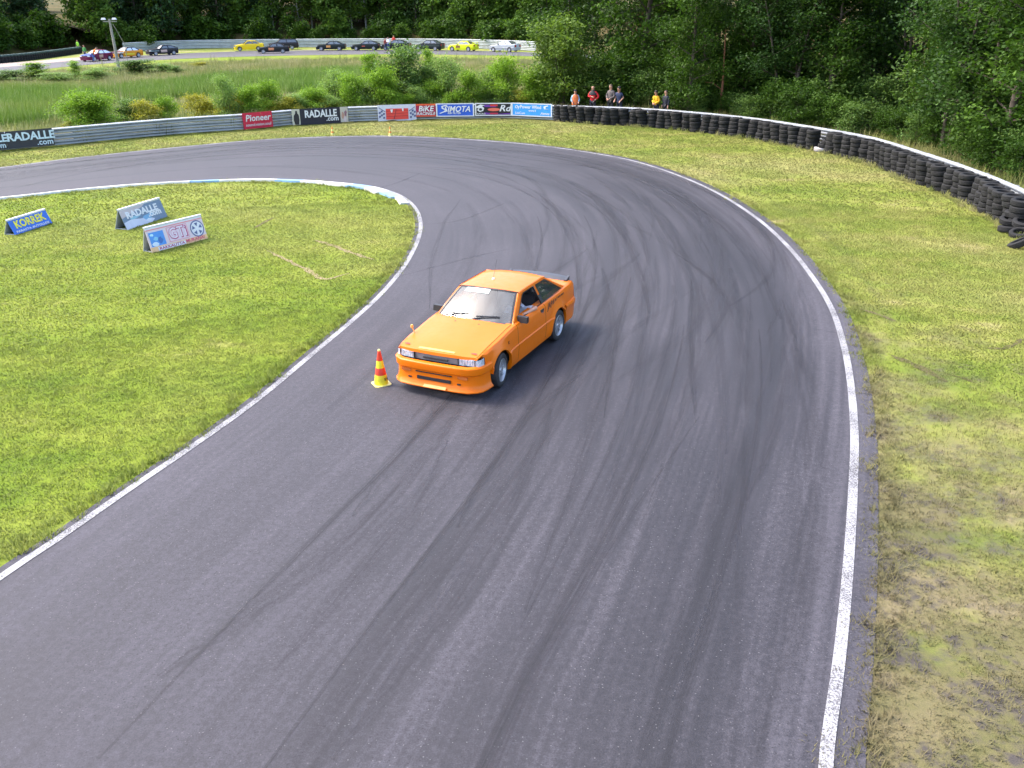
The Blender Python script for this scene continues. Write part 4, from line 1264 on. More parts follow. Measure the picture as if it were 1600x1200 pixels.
def car_spec(kind):
    s = dict(HERO)
    if kind == 'coupe': s.update(wb=2.55, flare=0.0)
    if kind == 'sedan':
        s.update(wb=2.57, tail=3.38, rr=2.25, rgb=2.85, cowl=.55, wst=1.10, flare=0.0, belt=.93, roof=1.37,
                 top=[(-.80, .67), (-.74, .70), (-.40, .77), (0, .82), (.62, .905), (1.5, .92), (2.6, .94), (2.85, .955), (3.32, .945), (3.40, .92)])
    if kind == 'hatch': s.update(wb=2.5, tail=3.2, rr=2.35, rgb=3.12, flare=.0)
    if kind == 'wagon':
        s.update(wb=2.75, tail=3.65, rr=3.25, rgb=3.58, cowl=.55, wst=1.08, flare=0.0, belt=.97, roof=1.45,
                 w=[(-.90, .70), (-.76, .76), (-.45, .82), (0, .85), (.8, .865), (2.4, .865), (3.2, .85), (3.66, .80)],
                 top=[(-.80, .70), (-.74, .73), (-.40, .82), (0, .88), (.62, .955), (1.5, .97), (2.6, .985), (3.3, .99), (3.6, .985), (3.66, .96)])
    return s

def make_car(name, S, colour, label, loc, yaw, hero=False, steer=0.0, glass=None, rim=None, group=None, cat='car', trunk_paint=None, hood_paint=None, door_paint=None, roof_paint=None):
    """a car in its own frame: x to the rear, y to its right, z up, origin on the ground under the front axle"""
    root = empty(name, loc, yaw, label, cat, group)
    P = colour if isinstance(colour, bpy.types.Material) else paint_mat('car_paint', colour)
    G = glass or m_glass
    wf = lambda x: smooth_interp(S['w'], x)
    zt = lambda x: smooth_interp(S['top'], x)
    wb, R = S['wb'], S['R']
    nose, tail, cowl, wst, rr, rgb, belt, roof = (S[k] for k in ('nose', 'tail', 'cowl', 'wst', 'rr', 'rgb', 'belt', 'roof'))
    AR = R + 0.052
    ZS = 0.17
    def arch(x):
        z = ZS
        for ax in (0.0, wb):
            d = abs(x - ax)
            if d < AR: z = max(z, R + math.sqrt(AR * AR - d * d))
        if x < -AR: z = max(z, 0.50)
        if x < nose + .205: z = zt(x) - .010
        if x > wb + AR + .05: z = max(z, 0.40)
        return z
    prof = [(.10, -.06), (.17, -.045), (.24, -.022), (.34, -.012), (.50, 0), (.535, .005), (.550, -.013), (.62, -.012), (.72, -.014), (.82, -.022), (.90, -.036), (1.0, -.05)]
    def yside(x, z):
        f = z / zt(x) * .905
        y = wf(x) + interp(prof, f) - (0.02 if z > zt(x) - .012 else 0)
        for ax in (0.0, wb):
            d = math.hypot(x - ax, z - R)
            if z > R - .1: y += S['flare'] * math.exp(-((d - AR - .005) / .06) ** 2)
        return y
    dx0, dx1 = cowl + .06, 1.82 if wb < 2.7 else 2.0           # the door
    xs = set()
    for ax in (0.0, wb):
        for k in range(-9, 10): xs.add(round(ax + AR * 1.0 * math.sin(k / 9 * PI / 2), 4))
        for k in (-1, 1): xs.add(round(ax + k * (AR + .03), 4)); xs.add(round(ax + k * (AR + .09), 4))
    for x in (nose + .06, nose + .12, nose + .2, nose + .3, dx0, dx0 + .010, dx1, dx1 + .010, 1.0, 1.3, 1.6, rgb, rgb + .15, tail - .25, tail - .12, tail - .03): xs.add(round(x, 4))
    xs = sorted(x for x in xs if nose + .055 <= x <= tail)
    body, door = MB(), {1: MB(), -1: MB()}
    sh = [0, .22, .30, .38, .46, .50, .535, .550, .58, .66, .74, .82, .87, .905]
    for s in (-1, 1):
        cols = []
        for x in xs:
            b = arch(x); t = zt(x)
            zs = [max(b, q * t / .905 if q > .17 else ZS) for q in sh]
            for k in range(1, len(zs)): zs[k] = max(zs[k], zs[k - 1] + 0.0015)
            col = [(x, s * yside(x, z), z) for z in zs]
            yk = min(yside(x, t) - .02, .70)
            col.append((x, s * yk, t + .012))
            # the lip of the arch turns inward
            col.insert(0, (x, s * (yside(x, b) - .05), b + .004))
            cols.append(col)
        for i in range(len(xs) - 1):
            a, c = cols[i], cols[i + 1]
            xm = (xs[i] + xs[i + 1]) / 2
            gap = dx0 < xm < dx0 + .010 or dx1 < xm < dx1 + .010
            for j in range(len(a) - 1):
                q = (a[j], c[j], c[j + 1], a[j + 1])
                if s > 0: q = q[::-1]
                q = q[::-1] if False else q
                zm = (a[j][2] + c[j + 1][2]) / 2
                isd = dx0 < xm < dx1 + .010 and zm > .235
                if isd and gap and hero: continue
                (door[s] if isd and j < len(a) - 2 else body).face(q if s < 0 else q, 0)
    # rear panel
    rows = []
    for z in (.40, .50, .60, .72, .82, zt(tail), zt(tail) + .012):
        z2 = min(z, zt(tail) + .012)
        yy = yside(tail, min(z2, zt(tail)))
        rows.append([(tail + .012 * (1 - (q / 4) ** 2), yy * q / 4, z2) for q in range(-4, 5)])
    body.grid(rows)
    # floor pan and dark wheel housings
    pan = MB()
    pan.box((nose + .1, -.60, .19), (tail - .06, .60, .30))
    pan.box((AR + .01, -.72, .19), (wb - AR - .01, .72, .27))
    for s in (-1, 1):
        pan.box((AR + .01, s * .735 - .006, .27), (wb - AR - .01, s * .735 + .006, belt - .075))
    pan.box((nose + .12, -.56, .30), (cowl - .02, .56, .62))
    pan.box((rgb - .05, -.60, .30), (tail - .08, .60, .80))
    pan.build('floor_pan', m_inner, root, smooth=False)
    # hood
    hood = MB()
    yh = lambda x: min(yside(x, zt(x)) - .026, .694)
    hx0, hx1 = nose + .03, cowl - .02
    rows = []
    for i in range(11):
        t = i / 10
        row = []
        for j in range(-6, 7):
            u = j / 6
            x = hx0 + .055 * u * u + (hx1 - .075 * (1 - u * u) - hx0 - .055 * u * u) * t
            z = zt(x) + .016 + .030 * (1 - u * u) * min(1, .4 + t) + (.007 if abs(u) < .62 else 0)
            row.append((x, u * yh(x), z))
        rows.append(row)
    rows.insert(0, [(p[0] - .010, p[1], p[2] - .045) for p in rows[0]])
    hood.grid(rows, flip=True)
    hd = hood.build('hood', hood_paint or P, root, angle=28)
    # cowl panel under the wipers
    cw = MB()
    cw.grid([[(hx1 - .075 * (1 - (j / 6) ** 2) - .01, j / 6 * .57, zt(cowl) + .004 + .02 * (1 - (j / 6) ** 2)) for j in range(-6, 7)],
             [(cowl + .04 - .09 * (1 - (j / 6) ** 2), j / 6 * .57, zt(cowl) + .008 + .022 * (1 - (j / 6) ** 2)) for j in range(-6, 7)]], flip=True)
    cw.build('cowl_panel', m_trim, root)
    # trunk lid
    if tail - rgb > 0.2:
        tr = MB(); rows = []
        for i in range(7):
            x = rgb - .02 + (tail - .012 - rgb + .02) * i / 6
            rows.append([(x, j / 6 * min(.694, yside(x, zt(x)) - .026), zt(x) + .014 + .018 * (1 - (j / 6) ** 2) + (.004 if abs(j) < 5 else 0)) for j in range(-6, 7)])
        rows.append([(tail + .012, p[1], p[2] - .05) for p in rows[-1]])
        tr.grid(rows, flip=True); tr.build('trunk_lid', trunk_paint or P, root, angle=30)
    # greenhouse: the side frames
    y_at = lambda z: (.724 if wb < 2.7 else .755) - (z - belt) * S['boxy']
    zr = roof - .045
    side_out = [(cowl + .03, belt - .012), (wst, zr - .025), (wst + .05, zr - .006), (wst + .2, zr), (rr - .08, zr), (rr + .02, zr - .02), (rr + .08, zr - .07), (rgb + .05, belt + .045), (rgb + .06, belt + .01)]
    zb = belt + .016
    bp = dx1 + .03
    win_d = [(cowl + .21, zb), (wst + .075, zr - .062), (wst + .14, zr - .042), (bp - .12, zr - .038), (bp - .03, zb)]
    def lean(x0, x1, f): return x0 + (x1 - x0) * f
    if S['rr'] - bp > .1 or True:
        tr_ = rr - .03
        win_q = [(bp + .07, zb + .002), (bp - .02, zr - .040), (tr_, zr - .048), (tr_ + .05, zr - .075), (rgb - .09, zb + .025), (rgb - .12, zb + .006)]
    frame_m = roof_paint or P
    for s in (-1, 1):
        bm = bmesh.new()
        def loop(pts):
            vs = [bm.verts.new((x, s * y_at(z), z)) for x, z in pts]
            return [bm.edges.new((vs[i], vs[(i + 1) % len(vs)])) for i in range(len(vs))]
        es = loop(side_out) + loop(win_d) + loop(win_q)
        bmesh.ops.triangle_fill(bm, edges=es, use_beauty=True)
        bmesh.ops.recalc_face_normals(bm, faces=bm.faces)
        for f in bm.faces:
            if f.normal.y * s < 0: f.normal_flip()
        me = bpy.data.meshes.new('side_frame'); bm.to_mesh(me); bm.free(); me.materials.append(frame_m)
        # A pillar front face, C pillar rear face and the roof gutter join this frame to the glass
        link('side_frame', me, root)
        tri = MB()
        def ring(pts, k, out):
            cx = sum(p[0] for p in pts) / len(pts); cz = sum(p[1] for p in pts) / len(pts)
            return [(cx + (x - cx) * (1 + k / max(.2, abs(x - cx) + abs(z - cz))), s * (y_at(z) + out), cz + (z - cz) * (1 + k / max(.12, abs(z - cz) + .4 * abs(x - cx)))) for x, z in pts]
        for pts in (win_d, win_q):
            a, b_, c_ = ring(pts, -.004, -.02), ring(pts, -.006, .007), ring(pts, .020 if hero else .012, .005)
            tri.grid([a + a[:1], b_ + b_[:1], c_ + c_[:1]], flip=(s > 0))
        # black centre pillar
        tri.hexa([(bp - .028, s * (y_at(zb) + .003), zb - .01), (bp + .068, s * (y_at(zb) + .003), zb - .01), (bp - .022, s * (y_at(zr) + .003), zr - .036), (bp - .118, s * (y_at(zr) + .003), zr - .036)],
                 [(bp - .028, s * (y_at(zb) + .009), zb - .01), (bp + .068, s * (y_at(zb) + .009), zb - .01), (bp - .022, s * (y_at(zr) + .009), zr - .036), (bp - .118, s * (y_at(zr) + .009), zr - .036)])
        tri.build('window_trim', m_trim, root, smooth=False)
        gq = MB(); gq.face([(x, s * (y_at(z) - .008), z) for x, z in win_q][::(1 if s < 0 else -1)])
        gq.build('quarter_window', G, root, smooth=False)
        if not (hero and s < 0):
            gd = MB(); gd.face([(x, s * (y_at(z) - .008), z) for x, z in win_d][::(1 if s < 0 else -1)])
            gd.build('side_window', G, root, smooth=False)
        d = door[s].build('door', door_paint or P, root, angle=30)
        if hero:
            h = MB(); h.box((dx1 - .20, s * (yside(1.7, .80) + .002) - .006, .765), (dx1 - .06, s * (yside(1.7, .80) + .002) + .012, .805))
            h.build('handle', m_trim, d, smooth=False)
            h = MB(); h.box((dx1 - .19, s * (yside(1.7, .78) + .010), .752), (dx1 - .11, s * (yside(1.7, .78) + .022), .768)); h.build('handle', m_chrome, d, smooth=False)
    # roof
    yr = y_at(zr)
    rt_ = MB(); rows = []
    for i in range(11):
        t = i / 10
        row = []
        for j in range(-7, 8):
            u = j / 7
            x0 = wst + .02 - .055 * (1 - u * u); x1 = rr + .03 + .05 * (1 - u * u)
            x = x0 + (x1 - x0) * t
            z = zr + (roof - zr) * (1 - abs(u) ** 2.6) * (.72 + .28 * math.sin(PI * min(1, max(0, t)) ** .8)) - .02 * max(0, t - .85) / .15
            row.append((x, u * yr, z if abs(u) < 1 else zr - .0))
        rows.append(row)
    rt_.grid(rows, flip=True)
    rt_.build('roof', roof_paint or P, root, angle=35)
    def screen(nm, bot, top, mat, bulge, edge=True):
        """glass between two curves given as (x0, dx, y, z, dz)"""
        rows = []
        for i in range(7):
            t = i / 6
            row = []
            for j in range(-7, 8):
                u = j / 7
                b = (bot[0] + bot[1] * u * u, bot[2] * u, bot[3] - bot[4] * u * u); c = (top[0] + top[1] * u * u, top[2] * u, top[3] - top[4] * u * u)
                row.append(tuple(b[k] + (c[k] - b[k]) * t + (bulge[k] * math.sin(PI * t)) for k in range(3)))
            rows.append(row)
        return rows
    wrows = screen('windshield', (cowl - .075, .10, .690, belt + .012, .02), (wst - .045, .055, yr - .045, roof - .022, .034), None, (-.012, 0, .012))
    g_ = MB(); g_.grid(wrows, flip=True); ws = g_.build('windshield', m_screen if hero else G, root)
    rrows = screen('rear', (rgb + .03, -.05, .60, belt + .045, .006), (rr + .09, -.05, yr - .06, roof - .035, .028), None, (.012, 0, .012))
    g_ = MB(); g_.grid(rrows); rw_ = g_.build('rear_window', G, root)
    # rubber edge of the glass, pillars beside it
    def border(rows_, w, mat, par, lift):
        b = MB()
        n, m = len(rows_), len(rows_[0])
        edge = [rows_[0][j] for j in range(m)] + [rows_[i][m - 1] for i in range(1, n)] + [rows_[n - 1][j] for j in range(m - 2, -1, -1)] + [rows_[i][0] for i in range(n - 2, 0, -1)]
        c = Vector((0, 0, 0))
        for e in edge: c += Vector(e)
        c /= len(edge)
        A = [Vector(e) + (Vector(e) - c).normalized() * .012 + Vector(lift) * .25 for e in edge]
        B = [Vector(e) + (c - Vector(e)).normalized() * w + Vector(lift) for e in edge]
        b.grid([A + A[:1], B + B[:1]], flip=False)
        k = b.build('edge_seal', mat, par, smooth=False)
        return k
    border(wrows, .022, m_trim, ws, (-.008, 0, .008)); border(rrows, .03, m_trim, rw_, (.008, 0, .008))
    for s in (-1, 1):
        j = -1 if s > 0 else 0
        A = [Vector(r_[j]) for r_ in wrows]
        q = [Vector((cowl + .03 + (wst - cowl - .03) * t, s * y_at(belt - .012 + (zr - .025 - belt + .012) * t), belt - .012 + (zr - .025 - belt + .012) * t)) for t in [i / 6 for i in range(7)]]
        b = MB(); b.grid([A, [a.lerp(c, .55) + Vector((-.006, s * .006, .006)) for a, c in zip(A, q)], q], flip=(s < 0))
        A = [Vector(r_[j]) for r_ in rrows]
        q = [Vector((rgb + .05 + (rr + .08 - rgb - .05) * t, s * y_at(belt + .045 + (zr - .07 - belt - .045) * t), belt + .045 + (zr - .07 - belt - .045) * t)) for t in [i / 6 for i in range(7)]]
        b.grid([A, [a.lerp(c, .6) + Vector((.008, s * .008, .006)) for a, c in zip(A, q)], q], flip=(s > 0))
        # drip rail from the side frame to the roof
        q = [(x, s * y_at(z), z) for x, z in side_out[1:7]]
        b.grid([q, [(x, s * (abs(y) - .012), z + .012) for x, y, z in q]], flip=(s > 0))
        b.build('pillar', frame_m, root, angle=40)
        # shoulder between body and window frame
    body.build('body', P, root, angle=28)
    sd = MB()
    for s in (-1, 1):
        A = [(x, s * (min(yside(x, zt(x)) - .02, .70) - .001), zt(x) + .012) for x in [cowl - .02 + (tail - .02 - cowl) * i / 16 for i in range(17)]]
        B = [(p[0], s * (.60), p[2] + .004) for p in A]
        sd.grid([A, B], flip=(s < 0))
    sd.build('shoulder_panel', P, root, angle=30)
    # bumpers: a section swept round the corners
    def bumper(nm, path, sec, mat, par=None, flip=False):
        N = []
        for i in range(len(path)):
            d = Vector(path[min(i + 1, len(path) - 1)]) - Vector(path[max(i - 1, 0)]); d.z = 0; d.normalize()
            N.append(Vector((d.y, -d.x, 0)))
        rows = [[Vector((p[0], p[1], 0)) + n * o_ + Vector((0, 0, z)) for p, n in zip(path, N)] for z, o_ in sec]
        b = MB(); b.grid(rows, flip=flip)
        return b.build(nm, mat, par or root, angle=32)
    fy = wf(-.5) - .002
    fpath = [(-AR - .012, fy, 0), (-.50, fy - .012, 0), (-.62, fy - .035, 0), (nose + .035, fy - .085, 0), (nose - .035, fy - .19, 0), (nose - .055, .40, 0), (nose - .063, .2, 0), (nose - .066, 0, 0)]
    fpath = fpath + [(x, -y, 0) for x, y, _ in fpath[-2::-1]]
    if hero: fsec = [(.150, -.03), (.142, .03), (.148, .052), (.165, .054), (.18, .038), (.21, .016), (.27, .004), (.36, .0), (.415, .002), (.425, .020), (.44, .034), (.515, .044), (.545, .040), (.560, .024), (.566, -.03)]
    else: fsec = [(.16, -.02), (.155, .0), (.26, .0), (.36, .0), (.41, .002), (.43, .02), (.52, .036), (.55, .024), (.56, -.03)]
    fb = bumper('front_bumper', fpath, fsec, P, flip=False)
    ry = wf(wb + .6) + .0
    rpath = [(wb + AR + .012, -ry, 0), (tail - .25, -ry + .006, 0), (tail - .08, -ry + .04, 0), (tail + .015, -ry + .13, 0), (tail + .05, -.4, 0), (tail + .058, 0, 0)]
    rpath = rpath + [(x, -y, 0) for x, y, _ in rpath[-2::-1]]
    bumper('rear_bumper', rpath, [(.22, -.04), (.21, .0), (.30, .012), (.43, .016), (.46, .034), (.54, .038), (.57, .02), (.575, -.03)], P, flip=False)
    # lamps and grille
    fx = lambda y: nose + .020 + .055 * (abs(y) / .72) ** 2
    gz0, gz1 = .560, zt(nose + .05) - .012
    for s in (-1, 1):
        b = MB()
        ys = [.40, .50, .60, .66]
        rows = [[(fx(y) - .004, s * y, gz0), (fx(y) + .006, s * y, gz1)] for y in ys]
        yc = lambda x, z: s * (yside(x, z) + .002)
        rows += [[(nose + .075, yc(nose + .08, .58) * .972, gz0), (nose + .082, yc(nose + .08, .6) * .965, gz1)], [(nose + .12, yc(nose + .12, .58) * .992, gz0), (nose + .12, yc(nose + .12, .6) * .988, gz1)], [(nose + .195, yc(nose + .19, .58), gz0), (nose + .19, yc(nose + .19, .6), gz1 + .012)]]
        b.grid(rows[:4], flip=(s > 0))
        hl = b.build('headlight', m_lens, root, angle=25)
        c_ = MB(); c_.grid(rows[3:], flip=(s > 0)); c_.build('corner_lamp', m_lens, root, angle=40)
        if hero:
            for (y0, y1) in ((.665, .672), (.39, .402)):
                c_ = MB(); c_.box((fx(y0) - .016, min(s * y0, s * y1), gz0), (fx(y0) + .02, max(s * y0, s * y1), gz1)); c_.build('lamp_divider', m_trim, hl, smooth=False)
            c_ = MB(); ye = lambda x: s * yside(x, .6)
            c_.hexa([(nose + .195, ye(nose + .195) + s * .002, gz0), (nose + .212, ye(nose + .212) + s * .002, gz0), (nose + .212, ye(nose + .2) - s * .03, gz0), (nose + .195, ye(nose + .2) - s * .03, gz0)], [(nose + .19, ye(nose + .19) + s * .002, gz1 + .012), (nose + .21, ye(nose + .21) + s * .002, gz1 + .012), (nose + .21, ye(nose + .2) - s * .03, gz1 + .012), (nose + .19, ye(nose + .2) - s * .03, gz1 + .012)])
            c_.build('lamp_end', m_trim, root, smooth=False)
            for q in (.44, .485, .53, .575, .62):
                c_ = MB(); c_.box((fx(q) - .008, s * q - .009, gz0 + .012), (fx(q) + .004, s * q + .009, gz1 - .012)); c_.build('lens_rib', m_lens, hl, smooth=False)
    b = MB(); b.grid([[(fx(y) + .004, y, gz0) for y in (-.39, -.2, 0, .2, .39)], [(fx(y) + .014, y, gz1) for y in (-.39, -.2, 0, .2, .39)]], flip=False)
    gr = b.build('grille', m_grille if hero else m_trim, root, smooth=False)
    b = MB(); b.box((nose + .09, -.66, .50), (nose + .20, .66, gz1 - .005)); b.build('lamp_housing', m_trim, root, smooth=False)
    if hero:
        b = MB(); b.box((nose - .004, -.22, gz0 + .042), (nose + .025, .22, gz0 + .062)); b.build('grille_slot', m_inner, gr, smooth=False)
        bx = lambda y: nose - .076 + .030 * (abs(y) / .60) ** 2.0
        # bumper openings, indicators, number strip
        for s in (-1, 1):
            b = MB(); b.box((bx(.50) - .008, s * .505 - .085, .365), (bx(.5) + .05, s * .505 + .085, .408)); b.build('indicator', m_amber, fb, smooth=False)
            b = MB(); b.box((bx(.44) - .008, s * .44 - .028, .262), (bx(.4) + .05, s * .44 + .028, .285)); b.build('tow_opening', m_inner, fb, smooth=False)
            b = MB(); b.box((bx(.1) - .075, s * .25 - .12, .153), (bx(.1) - .07, s * .25 + .12, .17))
        b = MB(); b.box((bx(0) - .006, -.30, .268), (bx(0) + .05, .30, .318)); b.build('air_intake', m_inner, fb, smooth=False)
        b = MB(); b.box((bx(0) - .006, -.32, .385), (bx(0) + .05, .32, .398)); b.build('air_intake', m_inner, fb, smooth=False)
        b = MB(); b.hexa([(bx(0) - .066, -.24, .172), (bx(0) - .066, .16, .172), (bx(0) - .024, .16, .205), (bx(0) - .024, -.24, .205)], [(bx(0) - .069, -.24, .175), (bx(0) - .069, .16, .175), (bx(0) - .028, .16, .208), (bx(0) - .028, -.24, .208)])
        b.build('lip_sticker', M((0.85, 0.30, 0.06), .5), fb, smooth=False)
    for s in (-1, 1):
        b = MB(); b.box((tail - .02, min(s * .36, s * .68), .60), (tail + .022, max(s * .36, s * .68), zt(tail) - .06))
        b.build('tail_lamp', m_red, root, smooth=False)
    # mirrors
    for s in (-1, 1):
        mx_, my_, mz_ = cowl + .24, s * .80, belt + .035
        b = MB()
        b.hexa([(mx_ - .05, my_ - .095, mz_ - .045), (mx_ + .04, my_ - .095, mz_ - .045), (mx_ + .05, my_ + .095, mz_ - .045), (mx_ - .03, my_ + .095, mz_ - .045)],
               [(mx_ - .04, my_ - .095, mz_ + .055), (mx_ + .04, my_ - .095, mz_ + .055), (mx_ + .05, my_ + .090, mz_ + .055), (mx_ - .02, my_ + .090, mz_ + .055)])
        b.hexa([(mx_ - .03, s * .69, mz_ - .05), (mx_ + .03, s * .69, mz_ - .05), (mx_ + .03, s * .74, mz_ - .04), (mx_ - .02, s * .74, mz_ - .04)], [(mx_ - .02, s * .69, mz_ + .02), (mx_ + .03, s * .69, mz_ + .02), (mx_ + .03, s * .74, mz_ + .02), (mx_ - .02, s * .74, mz_ + .02)])
        b.build('mirror', m_trim, root, smooth=False)
    # wheels
    tw = S['tw']
    for ax in (0.0, wb):
        for s in (-1, 1):
            w = empty('wheel', (ax, s * (wf(ax) - tw / 2 + .014), R), steer if ax == 0 else 0)
            w.parent = root
            h = tw / 2
            b = MB(); b.lathe([(R * .66, -h * .9), (R * .72, -h), (R * .90, -h * .98), (R * .985, -h * .82), (R, -h * .6), (R, h * .6), (R * .985, h * .82), (R * .90, h * .98), (R * .72, h), (R * .66, h * .9)], 32, axis='y')
            b.build('tyre', m_tread, w, angle=40)
            b = MB(); rm = rim or m_rim
            o_ = s * h
            b.lathe([(R * .69, o_ * .92), (R * .66, o_ * .97), (R * .63, o_ * .88), (R * .60, o_ * .30), (R * .585, -o_ * .3)], 32, axis='y')
            for k in range(8):
                a = 2 * PI * k / 8
                c1, s1 = math.cos(a), math.sin(a)
                def pt(r_, q, y): return (r_ * c1 - q * s1, y, r_ * s1 + q * c1)
                b.hexa([pt(.03, -.016, o_ * .30), pt(R * .62, -.018, o_ * .50), pt(R * .62, .018, o_ * .50), pt(.03, .016, o_ * .30)], [pt(.03, -.013, o_ * .66), pt(R * .62, -.014, o_ * .70), pt(R * .62, .014, o_ * .70), pt(.03, .013, o_ * .66)])
            b.lathe([(.0, o_ * .80), (.032, o_ * .78), (.045, o_ * .60), (.05, o_ * .2)], 16, axis='y')
            me = b.mesh('rim', rm, angle=35)
            bm = bmesh.new(); bm.from_mesh(me); bmesh.ops.recalc_face_normals(bm, faces=bm.faces); bm.to_mesh(me); bm.free()
            link('rim', me, w)
            b = MB(); b.lathe([(R * .60, -o_ * .25), (R * .30, -o_ * .05), (R * .02, -o_ * .05)], 20, axis='y'); b.build('brake_drum', m_inner, w)
    # seats and dash
    b = MB()
    for s in (-1, 1):
        b.hexa([(1.25, s * .36 - .22, .32), (1.75, s * .36 - .22, .30), (1.75, s * .36 + .22, .30), (1.25, s * .36 + .22, .32)], [(1.22, s * .36 - .21, .50), (1.72, s * .36 - .21, .44), (1.72, s * .36 + .21, .44), (1.22, s * .36 + .21, .50)])
        b.hexa([(1.66, s * .36 - .21, .44), (1.80, s * .36 - .21, .44), (1.80, s * .36 + .21, .44), (1.66, s * .36 + .21, .44)], [(1.86, s * .36 - .19, .98), (1.94, s * .36 - .19, .98), (1.94, s * .36 + .19, .98), (1.86, s * .36 + .19, .98)])
        b.hexa([(1.87, s * .36 - .11, 1.0), (1.95, s * .36 - .11, 1.0), (1.95, s * .36 + .11, 1.0), (1.87, s * .36 + .11, 1.0)], [(1.90, s * .36 - .10, 1.15), (1.97, s * .36 - .10, 1.15), (1.97, s * .36 + .10, 1.15), (1.90, s * .36 + .10, 1.15)])
    b.hexa([(2.1, -.6, .30), (2.35, -.6, .30), (2.35, .6, .30), (2.1, .6, .30)], [(2.4, -.6, .86), (2.6, -.6, .86), (2.6, .6, .86), (2.4, .6, .86)])
    b.build('seat', m_seat, root, smooth=False)
    b = MB(); b.hexa([(cowl, -.68, .55), (cowl + .42, -.68, .60), (cowl + .42, .68, .60), (cowl, .68, .55)], [(cowl + .0, -.62, belt - .03), (cowl + .36, -.66, belt - .03), (cowl + .36, .66, belt - .03), (cowl + .0, .62, belt - .03)])
    b.build('dashboard', m_inner, root, smooth=False)
    if hero:
        b = MB()
        ring_ = [(1.12 + .06 * math.sin(a), -.36 + .18 * math.cos(a), .84 + .165 * math.sin(a)) for a in [2 * PI * k / 20 for k in range(21)]]
        b.tube(ring_, .014, 6, cap=False); b.tube([(1.12, -.53, .84), (1.12, -.19, .84)], .012, 6); b.tube([(.95, -.36, .78), (1.12, -.36, .84)], .03, 8)
        b.build('steering_wheel', m_trim, root)
    return root, dict(yside=yside, zt=zt, P=P, door=door, body=fb, hood=hd, ws=ws, wrows=wrows)

CARX, CARY, CARYAW = -0.8919, 13.733, 1.1293
m_orange = paint_mat('orange_paint', (0.84, 0.172, 0.002))
car, I = make_car('orange_car', HERO, m_orange, 'orange two door coupe drifting through the bend beside a cone', (CARX, CARY, 0.019), CARYAW, hero=True, steer=0.14)
# wipers, washer jets, stickers, aerial, rear wing, exhaust, lettering
for (y0, y1, x0, x1) in ((-.02, -.46, .545, .60), (.50, .02, .60, .62)):
    b = MB(); b.tube([(.54 if y0 < 0 else .56, y0, .885), (.60, (y0 + y1) / 2, .926), (.66, y1, .930)], .009, 6); b.tube([(.60, y0 - .03 if y0 < 0 else y0 - .06, .918), (.665, y1, .938)], .010, 6)
    b.build('wiper', m_trim, car)
for y in (-.22, .22):
    b = MB(); b.box((.36, y - .012, .855), (.385, y + .012, .872)); b.build('washer_jet', m_trim, I['hood'], smooth=False)
hz = lambda x, y: I['zt'](x) + .016 + .030 * (1 - (y / .69) ** 2) * min(1, .4 + (x + .73) / 1.31) + (.007 if abs(y) < .43 else 0)
b = MB(); b.grid([[(x, y, hz(x, y) + .004) for y in [-.30 + .08 * k for k in range(9)]] for x in (-.645, -.60)], flip=True); b.build('hood_sticker', M((0.88, 0.42, 0.10), .5), I['hood'])
for y, c in ((-.60, (0.5, 0.03, 0.02)), (.60, (0.5, 0.03, 0.02))):
    b = MB(); b.grid([[(x, y + q, I['zt'](x) + .034) for q in (-.05, .01)] for x in (-.57, -.54)], flip=True); b.grid([[(x, y + q, I['zt'](x) + .034) for q in (.015, .04)] for x in (-.57, -.545)], flip=True)
    b.build('hood_sticker', M(c, .5), I['hood'], smooth=False)
W_ = I['wrows']
q0 = [Vector(W_[i][j]) + Vector((-.006, 0, .005)) for i in (5, 6) for j in (6, 7, 8, 9, 10, 11, 12)]
b = MB(); b.grid([q0[:7], [a.lerp(c, .85) for a, c in zip(q0[:7], q0[7:])]], flip=True); b.build('sun_strip', M((0.62, 0.72, 0.68), .5), I['ws'])
b = MB(); b.tube([(1.62, .12, 1.262), (1.62, .12, 1.29)], [.03, .018], 10); b.build('aerial_base', M((0.8, 0.8, 0.82), .3), car)
b = MB(); b.tube([(1.62, .12, 1.285), (1.78, .12, 1.58)], .003, 5); b.build('aerial', m_trim, car)
m_wing = plain('dark_grey_wing', (0.055, 0.055, 0.062), 0.42)
b = MB()
b.grid([[(3.19 + .20 * t, y, .905 + .050 * t + .02 * math.sin(PI * t) - .035 * (abs(y) / .62) ** 3) for y in (-.62, -.57, -.4, -.2, 0, .2, .4, .57, .62)] for t in (0, .25, .5, .75, 1)], flip=True)
b.grid([[(3.19 + .20 * t, y, .885 + .045 * t - .035 * (abs(y) / .62) ** 3) for y in (-.62, -.57, -.4, -.2, 0, .2, .4, .57, .62)] for t in (0, .25, .5, .75, 1)])
b.grid([[(3.39, y, .955 - .035 * (abs(y) / .62) ** 3) for y in (-.62, -.57, -.4, -.2, 0, .2, .4, .57, .62)], [(3.385, y, .93 - .035 * (abs(y) / .62) ** 3) for y in (-.62, -.57, -.4, -.2, 0, .2, .4, .57, .62)]])
for s in (-1, 1): b.hexa([(3.20, s * .60 - .03, .86), (3.36, s * .60 - .03, .86), (3.36, s * .60 + .02, .86), (3.20, s * .60 + .02, .86)], [(3.20, s * .60 - .03, .91), (3.38, s * .60 - .03, .95), (3.38, s * .60 + .02, .95), (3.20, s * .60 + .02, .91)])
b.build('rear_wing', m_wing, car, angle=40)
b = MB(); b.tube([(3.2, -.45, .24), (3.46, -.46, .25)], .04, 12); b.build('exhaust', m_chrome, car)
b = MB(); b.tube([(-.16, .70, .78), (-.17, .73, .85)], [.010, .009], 8); b.lathe([(0, .04), (.018, .03), (.024, 0), (.018, -.025), (0, -.03)], 12, at=(-.17, .735, .875)); b.build('flag_holder', M((0.82, 0.42, 0.10), .4), car)
